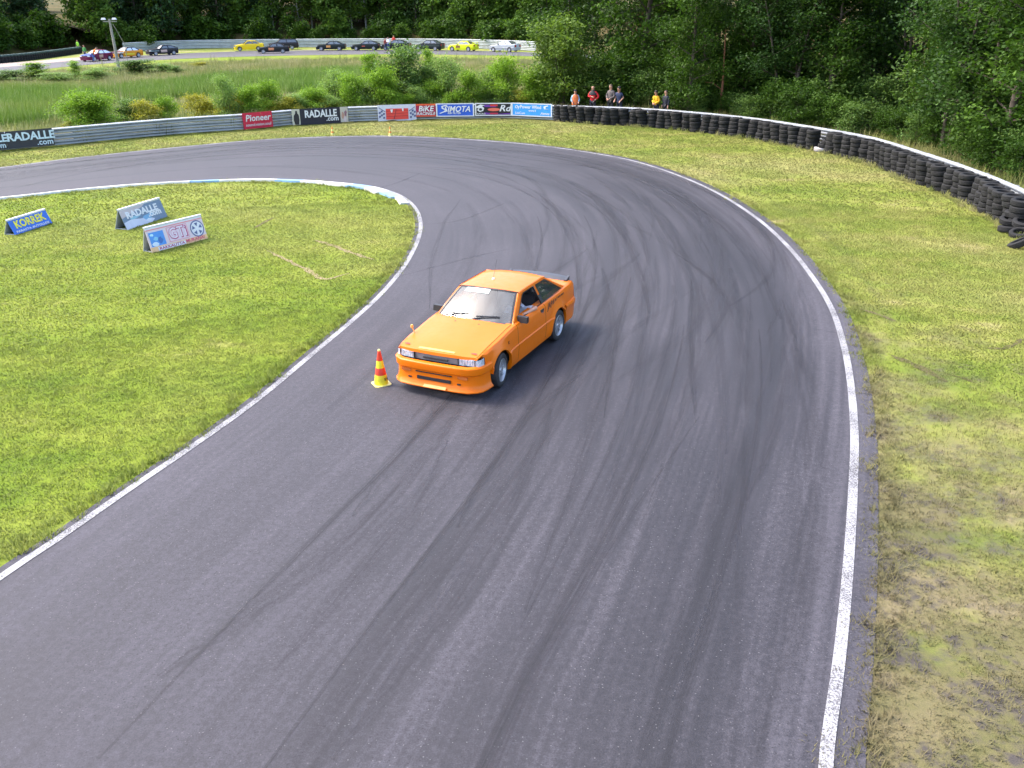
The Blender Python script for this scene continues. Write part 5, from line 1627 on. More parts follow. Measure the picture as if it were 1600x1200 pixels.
yq = -(I['yside'](2.15, .80) + .004)
text('JAPAN', .155, car, (2.14, yq, .775), BLACK, rot=(PI / 2 - .06, 0, .012), bold=0.02, shear=.25, sx=1.0)
text('AUTO PARTS', .05, car, (2.55, yq + .004, .812), BLACK, rot=(PI / 2 - .06, 0, .012), bold=0.012); text('TUNING', .05, car, (2.53, yq + .004, .755), BLACK, rot=(PI / 2 - .06, 0, .012), bold=0.012)
text('K', .07, car, (.30, -(I['yside'](.30, .66) + .006), .655), BLACK, rot=(PI / 2, 0, 0), bold=.02)

# ---- the row of cars waiting on the far straight
def far_car(kind, uw, colour, label, extra=None, flip=False, dyaw=0.0, **kw):
    """uw: where the photo shows the ground under the middle of the car"""
    c = gp(*uw)
    # the far track's direction there
    i = min(range(len(FN) - 1), key=lambda k: ((FN[k] + FF[k]) / 2 - c).length)
    i = max(1, min(len(FN) - 2, i))
    d = ((FN[i + 1] + FF[i + 1]) - (FN[i - 1] + FF[i - 1])).normalized()
    yaw = math.atan2(d.y, d.x) + dyaw          # x to the rear = to the right in the photo
    S = car_spec(kind)
    mid = (S['nose'] + S['tail']) / 2
    loc = c - Vector((math.cos(yaw), math.sin(yaw), 0)) * mid; loc.z = 0.034
    r_, inf = make_car('parked_car', S, colour, label, loc, yaw, glass=kw.pop('glass', m_dkglass), rim=kw.pop('rim', m_rimw), group='cars waiting on the far track', **kw)
    if extra: extra(r_, inf)
    return r_
def board(par, x0, x1, z0, z1, c, inf, s=-1, name='door_sticker'):
    y = s * (inf['yside']((x0 + x1) / 2, (z0 + z1) / 2) + .014)
    b = MB(); b.box((x0, min(y, y - s * .01), z0), (x1, max(y, y - s * .01), z1)); return b.build(name, M(c, .6), par, smooth=False)
BLK = (0.012, 0.013, 0.018)
far_car('hatch', (152, 95.5), (0.16, 0.012, 0.05), 'maroon coupe with blue nose, leftmost of the far cars', lambda r_, i: (board(r_, -.60, .1, .56, .70, (0.05, 0.10, 0.45), i, name='blue_nose_sticker'), board(r_, .85, 1.5, .40, .72, (0.55, 0.35, 0.25), i)), hood_paint=paint_mat('blue_nose_paint', (0.03, 0.06, 0.28)))
far_car('coupe', (198, 90.5), (0.75, 0.30, 0.02), 'orange and yellow striped far car behind the wooden pole', lambda r_, i: (board(r_, .55, 2.0, .36, .56, (0.80, 0.62, 0.03), i, name='yellow_side_stripe'), board(r_, -.62, .42, .60, .72, (0.72, 0.70, 0.68), i, name='white_nose_sticker')), hood_paint=paint_mat('black_hood_paint', (0.08, 0.02, 0.04)), roof_paint=paint_mat('black_roof_paint', (0.015, 0.015, 0.02)))
far_car('hatch', (254, 86.5), BLK, 'black far coupe between the orange striped car and the yellow one', lambda r_, i: (board(r_, .75, 1.6, .40, .70, (0.62, 0.45, 0.38), i), board(r_, -.6, .5, .55, .62, (0.35, 0.45, 0.45), i, name='silver_side_stripe')))
far_car('sedan', (390, 79.5), (0.80, 0.56, 0.015), 'golden yellow old coupe near the far barrier', None)
far_car('wagon', (443, 77.5), (0.016, 0.014, 0.020), 'black estate car with red tinted panel, close to the far barrier', lambda r_, i: board(r_, .4, 1.6, .58, .72, (0.30, 0.16, 0.17), i))
far_car('coupe', (428, 83.5), BLK, 'black coupe with orange door sticker in front of the black estate car', lambda r_, i: board(r_, .70, 1.4, .42, .72, (0.75, 0.28, 0.12), i), glass=m_glass)
far_car('coupe', (518, 79.2), (0.012, 0.018, 0.018), 'black coupe with orange door sticker standing alone mid track', lambda r_, i: board(r_, .75, 1.35, .42, .70, (0.80, 0.36, 0.10), i), glass=m_glass)
far_car('hatch', (572, 78.8), (0.010, 0.016, 0.016), 'black hatchback with red writing on the door, left of the standing people', lambda r_, i: board(r_, .85, 1.3, .50, .62, (0.55, 0.10, 0.06), i), glass=m_glass)
far_car('sedan', (619, 78.5), (0.014, 0.017, 0.020), 'black saloon right behind the standing people', None, glass=m_glass)
far_car('sedan', (671, 79), (0.016, 0.022, 0.022), 'black saloon left of the lime yellow car', lambda r_, i: board(r_, -.6, 3.2, .60, .64, (0.10, 0.15, 0.13), i, name='side_stripe'), glass=m_glass)
def lime(r_, i):
    k = board(r_, .62, 1.28, .38, .74, (0.22, 0.10, 0.03), i, name='number_board')
    b = MB(); b.box((3.05, -.66, 1.10), (3.36, .66, 1.13)); b.box((3.2, -.64, .93), (3.26, -.60, 1.11)); b.box((3.2, .60, .93), (3.26, .64, 1.11)); b.build('rear_wing', i['P'], r_, smooth=False)
far_car('coupe', (724, 80.0), (0.72, 0.78, 0.012), 'lime yellow coupe with a dark number board on its door', lime, glass=m_glass)
far_car('sedan', (789, 81.2), (0.42, 0.44, 0.46), 'silver white saloon, rightmost of the far cars', lambda r_, i: board(r_, -.5, 3.3, .42, .45, (0.2, 0.2, 0.22), i, name='side_moulding'), glass=m_glass)
# ================================================================ people
def skin_mesh(name, V, E, Rr, mat, parent, sub=1):
    me = bpy.data.meshes.new(name)
    me.from_pydata([tuple(v) for v in V], E, [])
    me.materials.append(mat)
    o = link(name, me, parent)
    md = o.modifiers.new('skin', 'SKIN')
    md.use_smooth_shade = True
    if not me.skin_vertices: bpy.context.view_layer.update()
    lay = me.skin_vertices[0].data if me.skin_vertices else None
    if lay is None:
        bm = bmesh.new(); bm.from_mesh(me); bm.verts.layers.skin.verify(); bm.to_mesh(me); bm.free()
        lay = me.skin_vertices[0].data
    for i, r in enumerate(Rr):
        lay[i].radius = r if hasattr(r, '__len__') else (r, r)
        lay[i].use_root = (i == 0)
    sd = o.modifiers.new('sub', 'SUBSURF'); sd.levels = sub; sd.render_levels = sub
    return o

SKIN = plain('skin', (0.52, 0.27, 0.18), 0.5, var=.08)
def person(loc, yaw, H, label, top, trousers, yoke=None, hat=None, hair=(0.06, 0.04, 0.03), arms='rail', short=False, vest=None, group='people standing behind the crash barrier', bend=0.0, sit=False, bald=False, bulk=1.0, legs=True, parts=True, turn=0.0):
    o = empty('person', loc, yaw, label, 'person', group)
    k = H / 1.76
    o.scale = (k, k, k)
    lean = lambda z: -bend * max(0, z - .95) ** 1.0
    def J(x, y, z):
        return Vector((x, y + lean(z), z - .25 * bend * bend * max(0, z - .95)))
    pel, bel, che, nck, hb, hd, ht = J(0, .01, .94), J(0, .01, 1.09), J(0, .02, 1.30), J(0, .015, 1.46), J(0, -.005, 1.535), J(0, -.018, 1.625), J(0, -.005, 1.705)
    V, E, R_ = [pel, bel, che, nck, hb, hd, ht], [(0, 1), (1, 2), (2, 3), (3, 4), (4, 5), (5, 6)], [(.125, .095), (.12, .09), (.145, .10), (.060, .058), (.068, .078), (.108, .124), (.072, .082)]
    arm = {}
    for s in (-1, 1):
        sho = J(s * .172, .015, 1.375)
        a = arms if isinstance(arms, str) else arms[0 if s < 0 else 1]
        if a == 'rail': el, wr = J(s * .25, .03, 1.14), J(s * .20, -.20, 1.0)
        elif a == 'front': el, wr = J(s * .25, -.01, 1.14), J(s * .06, -.22, 1.02)
        elif a == 'hip': el, wr = J(s * .33, .06, 1.16), J(s * .19, -.06, 1.02)
        elif a == 'down': el, wr = J(s * .23, .02, 1.13), J(s * .24, -.05, .88)
        elif a == 'out': el, wr = J(s * .26, -.12, 1.15), J(s * .24, -.36, 1.02)
        elif a == 'fold': el, wr = J(s * .25, -.03, 1.16), J(-s * .04, -.20, 1.16)
        elif a == 'window': el, wr = J(s * .40, -.06, 1.455), J(s * .33, -.34, 1.43)
        elif a == 'wheel': el, wr = J(s * .23, -.14, 1.15), J(s * .15, -.36, 1.22)
        arm[s] = (sho, el, wr)
        n = len(V)
        d = (wr - el).normalized()
        pm = wr + d * .075
        V += [sho, el, wr, pm]; E += [(2, n), (n, n + 1), (n + 1, n + 2), (n + 2, n + 3)]; R_ += [.058, .042, .030, (.036, .020)]
        if parts:
            side = d.cross(Vector((0, 0, 1)))
            side = side.normalized() if side.length > .1 else Vector((1, 0, 0))
            dn = Vector((0, 0, -1)) if abs(d.z) < .8 else Vector((0, -1, 0))
            for q, ln in ((-.024, .062), (-.008, .078), (.009, .072), (.025, .055)):
                m_ = len(V)
                a1 = pm + side * q + d * ln * .55; a2 = a1 + d * ln * .35 + dn * ln * .30
                V += [a1, a2]; E += [(n + 3, m_), (m_, m_ + 1)]; R_ += [.0095, .008]
            m_ = len(V)
            th = wr + d * .03 + side * s * .045
            V += [th, th + d * .045 + side * s * .008]; E += [(n + 2, m_), (m_, m_ + 1)]; R_ += [.012, .010]
    leg = {}
    if legs:
        for s in (-1, 1):
            hip = Vector((s * .09, .01, .90))
            if sit: kn, an, to = Vector((s * .14, -.42, .92)), Vector((s * .13, -.62, .58)), Vector((s * .13, -.76, .55))
            else: kn, an, to = Vector((s * .11, -.015, .50)), Vector((s * .12, .03, .085)), Vector((s * .135, -.13, .035))
            leg[s] = (hip, kn, an)
            n = len(V)
            V += [hip, kn, an, to]; E += [(0, n), (n, n + 1), (n + 1, n + 2), (n + 2, n + 3)]; R_ += [.085, .056, .038, (.042, .030)]
    if turn:
        c = Matrix.Rotation(turn, 3, 'Z')
        for i in (4, 5, 6): V[i] = c @ V[i]
    skin_mesh('body', V, E, R_, SKIN, o)
    # jacket or shirt
    b_ = bulk
    CV, CE, CR_ = [bel - Vector((0, 0, .30)), bel, che, J(0, .015, 1.40), J(0, .012, 1.475)], [(0, 1), (1, 2), (2, 3), (3, 4)], [(.165 * b_, .135 * b_), (.155 * b_, .125 * b_), (.168 * b_, .125 * b_), (.145, .100), (.080, .076)]
    for s in (-1, 1):
        sho, el, wr = arm[s]
        n = len(CV)
        if short: CV += [sho, sho.lerp(el, .75)]; CE += [(2, n), (n, n + 1)]; CR_ += [.076, .060]
        else: CV += [sho, el, el.lerp(wr, .93)]; CE += [(2, n), (n, n + 1), (n + 1, n + 2)]; CR_ += [.078 * b_, .062 * b_, .046]
    sh = skin_mesh('shirt' if short else 'jacket', CV, CE, CR_, M(top, .75), o)
    def wrap(nm, rings, mat):
        m_ = MB()
        m_.grid([[J(rx * math.cos(2 * PI * q / 20), .015 + ry * math.sin(2 * PI * q / 20), z) for q in range(20)] for z, rx, ry in rings], closed=True)
        m_.build(nm, mat, o, angle=60)
    if vest: wrap('vest', [(.84, .215 * b_, .165), (1.0, .205 * b_, .160), (1.2, .212 * b_, .160), (1.32, .212 * b_, .150), (1.40, .185, .125), (1.445, .12, .10)], M(vest, .6))
    if yoke: wrap('yoke', [(1.245, .222 * b_, .160), (1.32, .226 * b_, .155), (1.40, .198, .130), (1.45, .125, .105), (1.50, .085, .085)], M(yoke, .7))
    if legs:
        TV, TE, TR = [pel], [], [(.142, .112)]
        for s in (-1, 1):
            hip, kn, an = leg[s]
            n = len(TV)
            TV += [hip, kn, kn.lerp(an, .96)]; TE += [(0, n), (n, n + 1), (n + 1, n + 2)]; TR += [.098, .072, .055]
        skin_mesh('trousers', TV, TE, TR, M(trousers, .8), o)
        if not sit:
            for s in (-1, 1):
                sm = MB(); x = s * .12
                sm.hexa([(x - .045, -.17, 0), (x + .045, -.17, 0), (x + .045, .085, 0), (x - .045, .085, 0)], [(x - .038, -.14, .06), (x + .038, -.14, .06), (x + .040, .07, .10), (x - .040, .07, .10)])
                sm.build('shoe', M((.03, .03, .03), .6), o)
    # head details
    hq = Matrix.Rotation(turn, 3, 'Z') @ hd if turn else hd
    rz = turn
    e_ = MB()
    for s in (-1, 1): e_.lathe([(0, -.011), (.009, -.006), (.011, 0), (.009, .006), (0, .011)], 8, at=(s * .032, -.086, .012))
    link('eyes', e_.mesh('eyes', M((.05, .04, .035), .3)), o, hq, (0, 0, rz))
    e_ = MB(); e_.hexa([(-.015, -.084, -.030), (.015, -.084, -.030), (.008, -.080, .012), (-.008, -.080, .012)], [(-.010, -.112, -.028), (.010, -.112, -.028), (.004, -.094, .012), (-.004, -.094, .012)]); link('nose', e_.mesh('nose', SKIN), o, hq, (0, 0, rz))
    e_ = MB(); e_.box((-.024, -.092, -.058), (.024, -.070, -.050)); link('mouth', e_.mesh('mouth', M((.30, .10, .09), .5)), o, hq, (0, 0, rz))
    if hat:
        b = MB(); b.lathe([(.098, .0), (.101, .03), (.093, .065), (.064, .090), (.0, .100)], 16)
        b.v = [(x * .92, y * 1.08, z) for x, y, z in b.v]
        b.hexa([(-.075, -.08, .0), (.075, -.08, .0), (.055, -.175, -.012), (-.055, -.175, -.012)], [(-.075, -.08, .012), (.075, -.08, .012), (.055, -.175, .0), (-.055, -.175, .0)])
        link('cap', b.mesh('cap', M(hat, .7)), o, hq + Vector((0, .006, .038)), (-.10, 0, rz))
    if hair and not bald:
        b = MB()
        b.lathe([(.094, .0), (.101, .02), (.094, .055), (.066, .084), (.0, .098)], 16)
        b.v = [(x * .94, y * 1.08 + .014, z - .05 * max(0, y) / .09) for x, y, z in b.v]
        link('hair', b.mesh('hair', M(hair, .8)), o, hq + Vector((0, .006, .0 if hat else .012)), (-.30, 0, rz))
    return o

# earth bank behind the tyre wall
bi = min(range(len(RAIL)), key=lambda i: abs(px((RAIL[i].x, RAIL[i].y, 0))[0] - 800) if RAIL[i].y > 40 else 9e9)
BK = RAIL[bi:]
bnk = MB()
rows = []
for k, (o_, z) in enumerate(((.10, .01), (.40, .16), (1.2, .24), (3, .36), (7, .55), (16, .9), (40, 1.4))):
    rows.append([(p.x + n.x * o_, p.y + n.y * o_, z * min(1, i / 12)) for i, (p, n) in enumerate(zip(BK, normals2d(BK)))])
bnk.grid(rows)
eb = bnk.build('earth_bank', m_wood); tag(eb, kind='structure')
def bank_z(o_): return interp([(.10, .01), (.40, .16), (1.2, .24), (3, .36), (7, .55), (16, .9), (40, 1.4)], o_)
def bank_zi(i, o_): return bank_z(o_) * max(0, min(1, (i - bi) / 12))
def behind(u, o_):
    """point behind the rail, o_ metres back, seen in column u"""
    best = min(range(len(RAIL)), key=lambda i: abs(px(RAIL[i] + normals2d_R[i] * o_ + Vector((0, 0, 1)))[0] - u) + (1e6 if RAIL[i].y < 20 else 0))
    p = RAIL[best] + normals2d_R[best] * o_
    return Vector((p.x, p.y, bank_zi(best, o_)))
normals2d_R = normals2d(RAIL)
def spectator(u, wtop, o_=.62, dyaw=0.0, **kw):
    p = behind(u, o_)
    H = min((1.45 + .01 * k for k in range(55)), key=lambda q: abs(px((p.x, p.y, p.z + q))[1] - wtop))
    person(p, -math.atan2(p.x + 1, p.y - 14) + dyaw, H, **kw)
spectator(905, 139.5, dyaw=.15, label='person in an orange vest and dark cap with pale blue sleeves', top=(0.30, 0.50, 0.68), trousers=(.04, .05, .09), hat=(.02, .02, .025), vest=(0.85, 0.20, 0.05), arms='rail')
spectator(931, 133, dyaw=-.35, turn=.35, yoke=(.02, .018, .022), label='bald headed person in a red and black jacket', top=(0.62, 0.015, 0.02), trousers=(.03, .03, .04), hair=(.35, .28, .2), bald=True, arms=('fold', 'hip'), bulk=1.12)
spectator(951, 131, dyaw=-.55, turn=-.15, label='person in a grey brown jacket with hands folded in front', top=(0.11, 0.09, 0.085), trousers=(.03, .03, .03), hair=(.10, .07, .05), arms='front')
spectator(965, 134, dyaw=-.5, bend=.22, turn=.3, label='person in a navy T-shirt and dark cap leaning an arm on the barrier', top=(0.025, 0.035, 0.085), trousers=(.03, .035, .05), hat=(.025, .02, .025), short=True, arms=('rail', 'rail'))
spectator(1028, 140.5, dyaw=-.6, turn=.2, bend=.12, label='person in a bright yellow jacket and dark cap', top=(0.85, 0.44, 0.012), trousers=(.03, .03, .05), hat=(.03, .025, .02), arms='front', bulk=1.15)
spectator(1045, 140, dyaw=-.7, turn=.1, label='person in a black jacket standing right of the yellow jacket', top=(0.018, 0.02, 0.032), trousers=(.02, .02, .025), hair=(.05, .035, .03), arms='down')
# red sleeves upper dark yoke of the second jacket are too small to show; people by the far cars
g2 = 'people by the far cars'
def fp(u, w): p = gp(u, w); p.z = .034; return p
person(fp(603, 80), .6, 1.72, 'person with a dark red top beside a black far car', (0.30, 0.06, 0.05), (.04, .06, .13), arms='down', group=g2)
person(fp(607.5, 80.2), -.5, 1.84, 'person in a white top and blue jeans beside a black far car', (0.66, 0.66, 0.70), (.05, .09, .20), arms='fold', group=g2)
person(fp(616, 76.2), 0, 1.84, 'person in a red top standing behind a black far car', (0.70, 0.05, 0.035), (.04, .04, .06), arms='down', group=g2)
person(fp(147, 97.5), 1.9, 1.78, 'person in an orange top and blue jeans bending to the maroon car', (0.85, 0.22, 0.03), (.07, .12, .30), arms='out', bend=.75, group=g2)
person(fp(134.5, 93), -.3, 1.70, 'person in a green top standing behind the blue nose of the maroon car', (0.06, 0.26, 0.05), (.05, .05, .06), arms='down', group=g2)
person(gp(123.5, 81.5), .2, 1.74, 'person in a yellow high visibility vest at the end of the far tyre wall', (0.03, 0.04, 0.05), (.03, .03, .04), vest=(0.45, 0.85, 0.06), arms='down', group=g2)
# the driver, right elbow of the photo out of the open window
cs, sn = math.cos(CARYAW), math.sin(CARYAW)
def carpt(x, y, z): return Vector((CARX + cs * x - sn * y, CARY + sn * x + cs * y, z))
person(carpt(1.56, -.375, -.50), CARYAW - PI / 2, 1.70, 'driver in a white T-shirt with a bare arm at the open car window', (0.68, 0.66, 0.72), (.04, .05, .09), hair=(.05, .04, .03), arms=('wheel', 'window'), short=True, sit=True, group=None)

# green parasol behind the far barrier
gpz = gp(222, 77.5)
o = empty('parasol', gpz, 0, 'green and white parasol behind the far crash barrier', 'parasol')
b = MB(); b.tube([(0, 0, 0), (0, 0, 2.15)], .03, 8); b.build('pole', M((.5, .5, .5), .4), o)
for q in range(8):
    a0, a1 = q * PI / 4, (q + 1) * PI / 4
    b = MB()
    for z_ in (0, -.01):
        pts = [(0, 0, 2.2 + z_), (.75 * math.cos(a0), .75 * math.sin(a0), 2.02 + z_), (1.45 * math.cos(a0), 1.45 * math.sin(a0), 1.72 + z_), (1.45 * math.cos(a1), 1.45 * math.sin(a1), 1.72 + z_), (.75 * math.cos(a1), .75 * math.sin(a1), 2.02 + z_)]
        b.face(pts if z_ == 0 else pts[::-1])
    b.build('canopy_panel', M((0.05, 0.45, 0.22) if q % 2 else (0.60, 0.72, 0.66), .6), o, smooth=False)
# ================================================================ trees and shrubs
def leaf_mat(name, dark, mid, lite, trans=0.35):
    t = NT(name)
    at = t.n('ShaderNodeAttribute'); at.attribute_name = 'tint'
    rnd = t.n('ShaderNodeObjectInfo').outputs['Random']
    f = t.math('ADD', t.math('MULTIPLY', at.outputs['Fac'], 0.8), t.math('MULTIPLY', rnd, 0.2))
    c = t.ramp(f, [(0.0, dark), (0.5, mid), (1.0, lite)])
    t.col(c); t.set(Roughness=0.6, Specular_IOR_Level=0.18)
    tl = t.n('ShaderNodeBsdfTranslucent')
    t.l(t.mix(0.5, c, (mid[0] * 1.6, mid[1] * 1.7, mid[2] * .6)), tl.inputs[0])
    mx = t.n('ShaderNodeMixShader'); mx.inputs[0].default_value = trans
    t.l(t.b.outputs[0], mx.inputs[1]); t.l(tl.outputs[0], mx.inputs[2]); t.l(mx.outputs[0], t.out.inputs[0])
    return t.m
m_bark = plain('bark', (0.085, 0.065, 0.05), 0.9, var=.3)
m_barkr = plain('pine_bark', (0.20, 0.085, 0.045), 0.9, var=.3)
m_birch = plain('birch_bark', (0.26, 0.245, 0.22), 0.8, var=.3, sc=3)
lf_a = leaf_mat('broad_leaves', (0.0155, 0.0369, 0.0057), (0.0442, 0.0983, 0.0119), (0.129, 0.2308, 0.0298))
lf_b = leaf_mat('alder_leaves', (0.0133, 0.0332, 0.0089), (0.0349, 0.0822, 0.0165), (0.1063, 0.1914, 0.0425))
lf_p = leaf_mat('pine_needles', (0.0158, 0.0316, 0.011), (0.0372, 0.0723, 0.0219), (0.0906, 0.1511, 0.0454), .2)
lf_s = leaf_mat('spruce_needles', (0.0196, 0.0431, 0.0196), (0.0353, 0.0784, 0.0274), (0.0706, 0.1294, 0.0431), .15)
lf_y = leaf_mat('bright_leaves', (0.0942, 0.175, 0.0162), (0.1945, 0.3292, 0.0299), (0.377, 0.5386, 0.0629))
lf_w = leaf_mat('willow_leaves', (0.101, 0.1683, 0.0421), (0.1963, 0.3086, 0.0748), (0.3927, 0.5161, 0.1571))
lf_o = leaf_mat('yellowed_leaves', (0.182, 0.196, 0.021), (0.322, 0.308, 0.0308), (0.462, 0.42, 0.063))
lf_d = leaf_mat('dark_shrub_leaves', (0.0486, 0.1005, 0.0259), (0.108, 0.189, 0.0432), (0.2376, 0.3564, 0.0864))

def leaves(name, centres, normals_up, l, w, mat, rg, tint, droop=0.0, spread=1.0):
    """rhombus leaves: one quad each, all in one crown"""
    n = len(centres)
    nz = rg.normal(0, 1, (n, 3)) * spread
    nz[:, 2] = np.abs(nz[:, 2]) + normals_up
    nz /= np.linalg.norm(nz, axis=1)[:, None]
    a = rg.normal(0, 1, (n, 3)); a[:, 2] -= droop
    a -= nz * (a * nz).sum(1)[:, None]
    a /= np.linalg.norm(a, axis=1)[:, None] + 1e-9
    b = np.cross(nz, a)
    L = (l * rg.uniform(.6, 1.3, n))[:, None]; W = (w * rg.uniform(.7, 1.25, n))[:, None]
    v = np.empty((n, 4, 3))
    v[:, 0] = centres - a * L * .5
    v[:, 1] = centres + b * W * .5 - a * L * .05
    v[:, 2] = centres + a * L * .5 - nz * L * .10
    v[:, 3] = centres - b * W * .5 - a * L * .05
    me = bpy.data.meshes.new(name)
    me.vertices.add(4 * n); me.vertices.foreach_set('co', v.ravel())
    me.loops.add(4 * n); me.loops.foreach_set('vertex_index', np.arange(4 * n, dtype=np.int32))
    me.polygons.add(n); me.polygons.foreach_set('loop_start', np.arange(0, 4 * n, 4, dtype=np.int32))
    me.materials.append(mat)
    at = me.attributes.new('tint', 'FLOAT', 'POINT'); at.data.foreach_set('value', np.repeat(np.clip(tint, 0, 1), 4))
    me.update(calc_edges=True)
    return me

def grow(seed, H, rad, tr, kind='broad', low=0.06, n_limb=26, per=34, leafl=.16, leafw=.10, clump=.34, stems=1, mat=lf_a, bark=None, sub=5, top_taper=.35):
    """returns (wood mesh, crown mesh): a tapered trunk, limbs and twigs, leaves clumped round the twigs"""
    rg = np.random.default_rng(seed); rr = random.Random(seed)
    wood = MB()
    C, T = [], []
    for st in range(stems):
        bx, by = (rr.uniform(-.25, .25) * (stems > 1) * rad * .5, rr.uniform(-.25, .25) * (stems > 1) * rad * .5)
        lx, ly = rr.uniform(-.10, .10) + bx * .35, rr.uniform(-.10, .10) + by * .35
        hh = H * rr.uniform(.8, 1) if stems > 1 else H
        P = [Vector((bx + lx * hh * (i / 7) ** 1.4 + rr.uniform(-.05, .05) * (i > 0), by + ly * hh * (i / 7) ** 1.4 + rr.uniform(-.05, .05) * (i > 0), hh * i / 7)) for i in range(8)]
        wood.tube(P, [tr * (1 - .93 * i / 7) * (1.25 if i == 0 else 1) for i in range(8)], 7)
        nl = max(6, n_limb // stems)
        for k in range(nl):
            f = low + (1 - low) * (k + rr.random()) / nl
            z = f * hh
            i = min(6, int(f * 7)); base = P[i].lerp(P[i + 1], f * 7 - i)
            az = k * 2.4 + rr.uniform(-.5, .5)
            g_ = (f - low) / (1 - low)
            if kind == 'spruce': ln = rad * (1 - g_) * rr.uniform(.85, 1.1) + .15; up = -.10 - .2 * (1 - g_)
            elif kind == 'pine': ln = rad * (.55 + .45 * math.sin(PI * min(1, g_ + .15))) * rr.uniform(.6, 1.1); up = .12
            else: ln = rad * (.45 + .75 * math.sin(PI * (g_ * .80 + .14)) ** .8 * (1 - top_taper * g_)) * rr.uniform(.65, 1.12) * .85; up = .18 + .55 * g_
            d = Vector((math.cos(az), math.sin(az), up)).normalized()
            q = [base]
            for m in range(4):
                d = (d + Vector((rr.uniform(-.18, .18), rr.uniform(-.18, .18), rr.uniform(-.12, .14) - (.10 if kind == 'spruce' else -.02)))).normalized()
                q.append(q[-1] + d * ln / 4)
            r0 = max(.012, tr * .34 * (1 - .7 * g_))
            wood.tube(q, [r0, r0 * .75, r0 * .5, r0 * .3, r0 * .12], 5, cap=False)
            for m in range(sub):
                t = .25 + .75 * (m + rr.random()) / sub
                j = min(3, int(t * 4)); b0 = q[j].lerp(q[j + 1], t * 4 - j)
                sl = ln * rr.uniform(.18, .40) * (1.15 - .5 * t)
                sd = Vector((rr.uniform(-1, 1), rr.uniform(-1, 1), rr.uniform(-.25, .55))).normalized()
                tip = b0 + sd * sl
                if sl > .25: wood.tube([b0, b0.lerp(tip, .5) + Vector((0, 0, .03)), tip], [r0 * .3, r0 * .2, .004], 4, cap=False)
                tone = rr.gauss(.42, .2)
                for cc, wgt in ((tip, 1.0), (b0.lerp(tip, .55), .6)):
                    nn = int(per * wgt * rr.uniform(.6, 1.3))
                    off = rg.normal(0, 1, (nn, 3)) * np.array([clump, clump, clump * .62])
                    C.append(np.array(cc) + off); T.append(np.clip(tone + rg.normal(0, .16, nn), 0, 1))
    C = np.concatenate(C); T = np.concatenate(T)
    ok = C[:, 2] > .05
    C, T = C[ok], T[ok]
    if kind == 'pine': cr = leaves('crown', C, .2, leafl, leafw, mat, rg, T, -.6, 1.3)
    elif kind == 'spruce': cr = leaves('crown', C, .8, leafl, leafw, mat, rg, T, .3)
    else: cr = leaves('crown', C, .75, leafl, leafw, mat, rg, T, .35)
    bk = bark or m_bark
    return wood.mesh('trunk', bk, weld=False, angle=60), cr

def plant(name, proto, loc, rz, sc, label, cat, group=None, part=('trunk', 'crown')):
    o = empty(name, loc, rz, label, cat, group)
    o.scale = (sc[0], sc[0], sc[1]) if hasattr(sc, '__len__') else (sc, sc, sc)
    link(part[0], proto[0], o); link(part[1], proto[1], o)
    return o

# near wood: broad leaved trees and pines behind the tyre wall
NEAR = [grow(101, 10.5, 3.0, .17, n_limb=34, per=62, leafl=.19, leafw=.125, clump=.38, mat=lf_a, low=.03),
        grow(102, 9.0, 2.7, .13, n_limb=32, per=60, leafl=.17, leafw=.115, clump=.36, mat=lf_b, stems=3, low=.05),
        grow(103, 11.5, 3.3, .19, n_limb=36, per=62, leafl=.21, leafw=.145, clump=.42, mat=lf_a, low=.07),
        grow(104, 8.0, 2.5, .10, n_limb=32, per=58, leafl=.16, leafw=.10, clump=.34, mat=lf_b, stems=4, low=.03)]
PINE = grow(111, 12.5, 2.7, .16, kind='pine', n_limb=44, per=70, leafl=.28, leafw=.045, clump=.32, mat=lf_p, bark=m_barkr, low=.08, sub=6)
UNDER = [grow(121, 2.6, 1.5, .04, n_limb=22, per=30, leafl=.14, leafw=.09, clump=.26, mat=lf_a, stems=3, low=.03), grow(122, 2.0, 1.3, .03, n_limb=20, per=28, leafl=.12, leafw=.08, clump=.24, mat=lf_d, stems=3, low=.03)]
rn = random.Random(77)
GN = 'trees of the wood behind the tyre wall'
ntree = 0
KINDW = {0: 'leafy tree', 1: 'alder', 2: 'large tree', 3: 'bushy alder', 'p': 'reddish trunked pine'}
def near_mark(u):
    for lim, nm in ((905, 'left of the orange vest'), (940, 'behind the red jacket'), (985, 'behind the navy T-shirt'), (1040, 'behind the yellow jacket'), (1110, 'right of the black jacket'), (1280, 'left of the white tyre'), (1420, 'right of the white tyre'), (1540, 'left of the tumbled tyres'), (9999, 'behind the tumbled tyres')):
        if u < lim: return nm
row_def = [(2.9, 2.3, 'front row'), (6.0, 2.7, 'second row'), (9.6, 3.2, 'third row'), (14.0, 3.6, 'back row'), (19.5, 3.8, 'fifth row'), (26, 4.2, 'last row')]
SEEN = {}
def uniq(lab):
    SEEN[lab] = SEEN.get(lab, 0) + 1
    return lab
LN = [0]
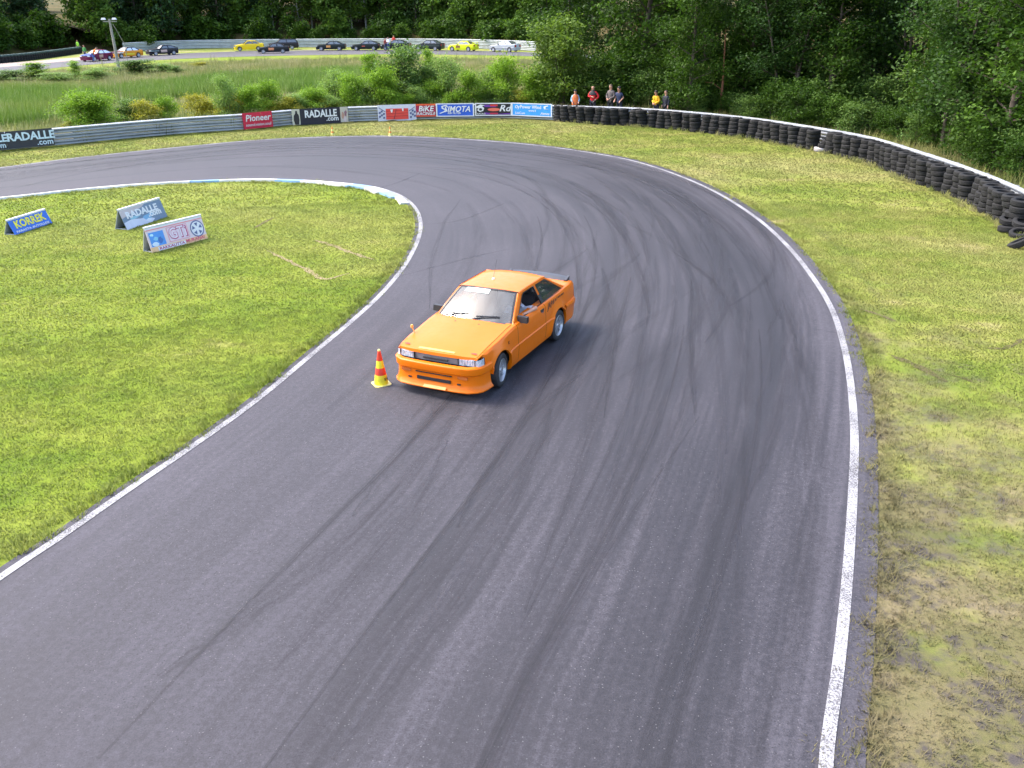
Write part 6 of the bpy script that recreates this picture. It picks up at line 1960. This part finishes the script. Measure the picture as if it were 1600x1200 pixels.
for ri, (o_, step, rw_) in enumerate(row_def):
    for p, d in along(RAIL, lambda s: step):
        i = nearest(RAIL, p); n = normals2d_R[i]
        q = p + n * (o_ + rn.uniform(-.9, .9)) + d * rn.uniform(-.6, .6)
        u, w = px((q.x, q.y, 1.5))
        if u < 862 + ri * 8 or q.y < 14 or (ri == 0 and u > 1585) : continue
        if u > 1760 + 60 * ri: continue
        z = bank_zi(i, o_) - .06
        if ri <= 1 and u < 932: continue
        if ri == 0 and (905 < u < 1000 or 1085 < u < 1125 or 1350 < u < 1400): continue
        k = rn.choice((0, 0, 1, 2, 3)) if u > 1080 or ri == 0 else rn.choice(('p', 'p', 0, 1))
        if ri == 0: k = rn.choice((0, 1, 3, 3))
        s0 = rn.uniform(.85, 1.2) * (1.0 if ri else .78)
        lab = f'{KINDW[k]}, {rw_} of near wood {near_mark(u)}'
        plant('pine_tree' if k == 'p' else 'broadleaf_tree', PINE if k == 'p' else NEAR[k], (q.x, q.y, z), rn.uniform(0, 6.28), (s0, s0 * rn.uniform(.95, 1.15)), lab, 'tree', GN)
# undergrowth at the edge of the wood
for p, d in along(RAIL, lambda s: 0.95):
    i = nearest(RAIL, p); n = normals2d_R[i]
    q = p + n * rn.uniform(1.5, 2.5)
    u, w = px((q.x, q.y, .5))
    if u < 985 or u > 1640 or q.y < 14 or 1000 < u < 1078: continue
    s0 = rn.uniform(.45, .85) * (.7 if u < 1100 else 1)
    plant('undergrowth_bush', rn.choice(UNDER), (q.x, q.y, bank_zi(i, 1.8) - .03), rn.uniform(0, 6.28), s0, f'low leafy bush at near wood edge {near_mark(u)}', 'bush', 'bushes at the edge of the wood', ('stem', 'crown'))

for u in range(890, 1090, 13):
    q = behind(u + rn.uniform(-4, 4), rn.uniform(3.4, 5.2)); s0 = rn.uniform(.8, 1.25)
    plant('undergrowth_bush', rn.choice(UNDER), q, rn.uniform(0, 6.28), s0, f'dark leafy bush {near_mark(u)}' + (' at the wood edge' if u > 900 else ''), 'bush', 'bushes at the edge of the wood', ('stem', 'crown'))
for p, d in along(RAIL, lambda s: 2.0):
    i = nearest(RAIL, p); n = normals2d_R[i]
    q = p + n * rn.uniform(3.6, 5.0)
    u, w = px((q.x, q.y, .5))
    if u < 1090 or u > 1660 or q.y < 14: continue
    plant('undergrowth_bush', rn.choice(UNDER), (q.x, q.y, bank_zi(i, 4) - .03), rn.uniform(0, 6.28), rn.uniform(1.0, 1.6), f'tall leafy bush deeper in the near wood {near_mark(u)}', 'bush', 'bushes at the edge of the wood', ('stem', 'crown'))
# shrubs of the marsh and behind the barrier, one by one
SH = {'y': grow(201, 3.0, 1.5, .05, n_limb=26, per=34, leafl=.16, leafw=.07, clump=.26, mat=lf_y, stems=5, low=.03),
      'w': grow(202, 3.0, 1.5, .05, n_limb=26, per=32, leafl=.15, leafw=.06, clump=.27, mat=lf_w, stems=5, low=.03),
      'o': grow(203, 2.4, 1.4, .04, n_limb=24, per=32, leafl=.13, leafw=.07, clump=.24, mat=lf_o, stems=4, low=.03),
      'd': grow(204, 3.2, 1.7, .06, n_limb=28, per=34, leafl=.16, leafw=.09, clump=.28, mat=lf_d, stems=4, low=.03),
      't': grow(205, 4.2, .75, .04, n_limb=30, per=22, leafl=.17, leafw=.07, clump=.20, mat=lf_y, stems=2, low=.05)}
HS = {'y': 3.0, 'w': 3.0, 'o': 2.4, 'd': 3.2, 't': 4.2}
WS = {'y': 3.0, 'w': 3.0, 'o': 2.8, 'd': 3.4, 't': 1.7}
shrubs = [  # column, base row, top row, width in the photo, kind, label
    (125, 196, 150, 62, 'y', 'bright green willow bush, leftmost behind the ribbed barrier'), (160, 193, 152, 60, 'y', 'bright green bush left of the grey green one behind the barrier'), (197, 191, 160, 50, 'd', 'grey green bush between a bright green and a yellowed one'), (231, 188, 160, 50, 'o', 'yellowed round bush behind the barrier'), (270, 184, 155, 34, 'y', 'small upright bush right of the yellowed one'),
    (352, 177, 124, 40, 'w', 'tall pale bush left of the red banner'), (392, 174, 138, 44, 'y', 'leafy bush above the red banner'), (432, 171, 132, 44, 'y', 'feathery bright bush right of the red banner'), (468, 168, 150, 44, 'w', 'low pale bush above the black banner with photo panels'), (497, 166, 142, 50, 'y', 'bright bush above the lettering of the black banner'), (530, 164, 116, 56, 'w', 'tall airy bush behind the right end of the black banner'), (553, 163, 122, 46, 'y', 'bright bush between the black and the white banner'),
    (581, 160, 84, 26, 't', 'tall thin bright sapling left of the white banner'), (606, 162, 112, 50, 'y', 'leafy bush above the white banner'), (640, 160, 82, 84, 'd', 'largest dark green bush, above the red and white banners'), (665, 158, 78, 26, 't', 'thin tall sapling rising from the large dark bush'), (672, 161, 110, 56, 'd', 'dark bush right of the largest one'), (703, 160, 96, 60, 'w', 'tall pale bush above the royal blue banner'), (735, 160, 116, 50, 'y', 'bright bush above the right end of the royal blue banner'),
    (766, 159, 108, 56, 'w', 'pale bush above the black logo banner'), (797, 159, 96, 54, 'y', 'bright tall bush between the black logo banner and the light blue one'), (828, 158, 112, 50, 'y', 'bright bush above the light blue banner'), (852, 158, 118, 44, 'd', 'dark bush above the right end of the light blue banner'),
    (215, 118, 96, 60, 'd', 'low dark bush right of the wooden pole'), (250, 117, 100, 50, 'w', 'low grey green bush far right of the wooden pole'), (150, 128, 108, 46, 'w', 'grey green shrub left of the wooden pole'), (62, 128, 98, 34, 't', 'thin sapling on the far left meadow'), (22, 130, 112, 56, 'd', 'dark shrub at the left edge of the meadow'), (95, 131, 114, 54, 'w', 'pale shrub on the bare slope at the left'), (118, 126, 96, 18, 't', 'slender sapling near the bare slope'), (276, 118, 105, 24, 'd', 'small dark shrub in the dry meadow'), (310, 107, 98, 30, 'o', 'brownish low shrub in the dry meadow'),
    (100, 205, 192, 26, 'o', 'low straw coloured bush behind the dark banner'), (690, 132, 118, 36, 'o', 'brownish shrub far behind the royal blue banner')]
for (u, w0, w1, wd, k, lab) in shrubs:
    if w0 > 155:
        pz = behind(u, 2.2 if k != 'd' else 3.2); pz.z = 0
        if u > 480: pz = behind(u, {'y': 2.4, 'w': 3.6, 'd': 4.6, 't': 6.0, 'o': 2.0}[k]); pz.z = 0
    else: pz = gp(u, w0)
    dist = (pz - CAMO).length
    h = min((.3 + .05 * q for q in range(140)), key=lambda q: abs(px((pz.x, pz.y, q))[1] - w1))
    sx = wd * dist / FPX / WS[k]
    plant('marsh_shrub', SH[k], pz, rn.uniform(0, 6.28), (max(.3, sx * 1.12), h / HS[k] * 1.02), lab, 'shrub', 'shrubs between the two tracks', ('stem', 'crown'))
def rail_mark(u):
    for lim, nm in ((370, 'the ribbed barrier left of the red banner'), (455, 'the red banner'), (560, 'the black banner with photo panels'), (652, 'the white banner'), (690, 'the dark red banner'), (745, 'the royal blue banner'), (802, 'the black logo banner'), (9999, 'the light blue banner')):
        if u < lim: return nm
for u in list(range(305, 480, 24)) + list(range(480, 870, 15)):
    k = rn.choice('ywwdo' if u > 480 else 'ywoo')
    q = behind(u + rn.uniform(-5, 5), rn.uniform(1.5, 5.0)); q.z = 0
    s0 = rn.uniform(.35, .62)
    plant('scrub_bush', SH[k], q, rn.uniform(0, 6.28), (s0 * 1.25, s0), f'low scrubby bush behind {rail_mark(u)}', 'shrub', 'shrubs between the two tracks', ('stem', 'crown'))
# the large bright tree at the left edge of the near wood
q = behind(882, 2.6); 
plant('broadleaf_tree', grow(131, 5.2, 2.2, .10, n_limb=34, per=46, leafl=.17, leafw=.11, clump=.32, mat=leaf_mat('light_broad_leaves', (0.070, 0.125, 0.020), (0.120, 0.195, 0.030), (0.200, 0.280, 0.060)), stems=3, low=.04), q, .4, (1.0, .96), 'light green bushy tree at the left end of the near wood', 'tree', GN)
# thin dead pine stem right of the people
b = MB(); q = behind(1128, 2.3); b.tube([(0, 0, 0), (.03, 0, 2.0), (-.02, .05, 4.2)], [.07, .055, .03], 7); b.tube([(.02, 0, 1.4), (-.5, -.2, 1.75), (-.9, -.3, 1.8)], [.025, .018, .008], 5)
dead = empty('dead_pine', q, 0, 'bare reddish stem of a dead young pine right of the people', 'tree'); b.build('trunk', m_barkr, dead)

# ---- far wood beyond the far barrier
hill = MB()
FBX = [FB[0] + (FB[0] - FB[6]).normalized() * k for k in (90, 60, 30, 12)] + FB[::4] + [FB[-1] + (FB[-1] - FB[-8]).normalized() * k for k in (15, 40, 80)]
# on the left the edge of the wood runs behind the far tyre wall
FTL = [far((-160, 100)), far((-60, 93)), far((0, 88)), far((60, 84)), far((128, 79.5))]
WEDGE = resample(catmull(FTL + FB[4::6] + [FB[-1] + (FB[-1] - FB[-8]).normalized() * k for k in (15, 40, 70)], 5), 2.0)
NW = normals2d(WEDGE)
rows = []
for o_, z in ((0.6, .0), (2.5, .5), (7, 2.0), (13, 3.4), (24, 5), (60, 7), (160, 9)):
    rows.append([(p.x + n.x * o_, p.y + n.y * o_, z) for p, n in zip(WEDGE, NW)])
hill.grid(rows)
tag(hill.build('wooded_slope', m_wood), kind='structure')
def hill_z(o_): return interp([(0.6, .0), (2.5, .5), (7, 2.0), (13, 3.4), (24, 5), (60, 7), (160, 9)], o_)
lf_far = leaf_mat('far_broad_leaves', (0.0438, 0.09, 0.015), (0.0813, 0.1562, 0.0225), (0.1562, 0.25, 0.0438))
FARP = {'a': grow(301, 11, 3.2, .16, n_limb=30, per=26, leafl=.50, leafw=.36, clump=.58, mat=lf_far, low=.05, sub=4),
        'b': grow(302, 12, 3.0, .14, n_limb=26, per=20, leafl=.46, leafw=.32, clump=.52, mat=leaf_mat('light_birch_leaves', (0.040, 0.080, 0.012), (0.075, 0.135, 0.018), (0.125, 0.190, 0.030)), bark=m_birch, low=.10, sub=4),
        's': grow(303, 14, 2.6, .16, kind='spruce', n_limb=46, per=14, leafl=.55, leafw=.30, clump=.36, mat=lf_s, low=.05, sub=4),
        'p': grow(304, 14, 2.6, .17, kind='pine', n_limb=28, per=14, leafl=.50, leafw=.20, clump=.46, mat=lf_p, bark=m_bark, low=.14, sub=4),
        'u': grow(305, 3.0, 1.8, .06, n_limb=18, per=14, leafl=.36, leafw=.24, clump=.40, mat=lf_far, stems=3, low=.03, sub=4),
        'v': grow(306, 2.4, 1.7, .06, n_limb=16, per=14, leafl=.36, leafw=.24, clump=.40, mat=lf_a, stems=3, low=.03, sub=4)}
KF = {'a': 'leafy tree', 'b': 'pale birch', 's': 'dark spruce', 'p': 'dark pine', 'u': 'bright bush', 'v': 'green bush'}
def far_mark(u):
    for lim, nm in ((110, 'behind the far tyre wall'), (215, 'behind the maroon car'), (330, 'behind the green parasol'), (415, 'behind the golden yellow car'), (480, 'behind the black estate car'), (545, 'behind the lone black coupe'), (600, 'behind the black hatchback'), (650, 'behind the people at the cars'), (700, 'left of the lime yellow car'), (760, 'behind the lime yellow car'), (9999, 'behind the silver white car')):
        if u < lim: return nm
for ri, (o_, step, rw_) in enumerate(((3.2, 2.2, 'bush'), (5.8, 2.8, 'bush'), (8.5, 2.8, 'front row'), (12.5, 3.3, 'second row'), (17, 3.8, 'third row'), (23, 4.6, 'back row'), (31, 5.5, 'last row'))):
    for p, d in along(WEDGE, lambda s: step):
        i = nearest(WEDGE, p)
        q = p + NW[i] * (o_ + rn.uniform(-1.6, 1.6)) + d * rn.uniform(-1, 1)
        u, w = px((q.x, q.y, 3))
        if u < -60 or u > 905: continue
        if rw_ == 'bush':
            if rn.random() < .12: continue
            k = rn.choice('uvv'); s0 = rn.uniform(.6, 1.25) * (1.35 if u < 330 else 1)
            nm, cat, lab = 'forest_edge_bush', 'bush', f'{KF[k]} below the far wood {far_mark(u)}'
        else:
            if u < 260: k = rn.choice('sssavp' if ri > 1 else 'sava').replace('v', 'a')
            elif u < 560: k = rn.choice('aabspb')
            else: k = rn.choice('aaabp')
            s0 = rn.uniform(.82, 1.15); nm, cat, lab = {'s': 'spruce_tree', 'p': 'pine_tree', 'b': 'birch_tree', 'a': 'broadleaf_tree'}[k], 'tree', f'{KF[k]}, {rw_} of far wood {far_mark(u)}'
        plant(nm, FARP[k], (q.x, q.y, hill_z(o_) - .1), rn.uniform(0, 6.28), (s0, s0 * rn.uniform(.9, 1.2)), lab, cat, 'trees of the far wood' if cat == 'tree' else 'bushes below the far wood')
# ---- labels that two look-alikes share are told apart by their order from the left
NTH = ['leftmost', 'second from left', 'third from left', 'fourth from left', 'fifth from left', 'sixth from left', 'seventh from left', 'eighth from left', 'ninth from left', 'tenth from left']
by = {}
for o in COL.objects:
    if o.parent is None and o.get('label') and o.get('category'): by.setdefault(o['label'], []).append(o)
for lab, L in by.items():
    if len(L) > 1:
        L.sort(key=lambda o: px(o.location + Vector((0, 0, 1)))[0])
        for o, q in zip(L, NTH): o['label'] = (f'{lab}, {q}' if len(lab.split()) + len(q.split()) <= 16 else f'{lab.replace("broad leaved ", "").replace(" in the", "").replace("leafy ", "")}, {q.replace(" from left", "")}')
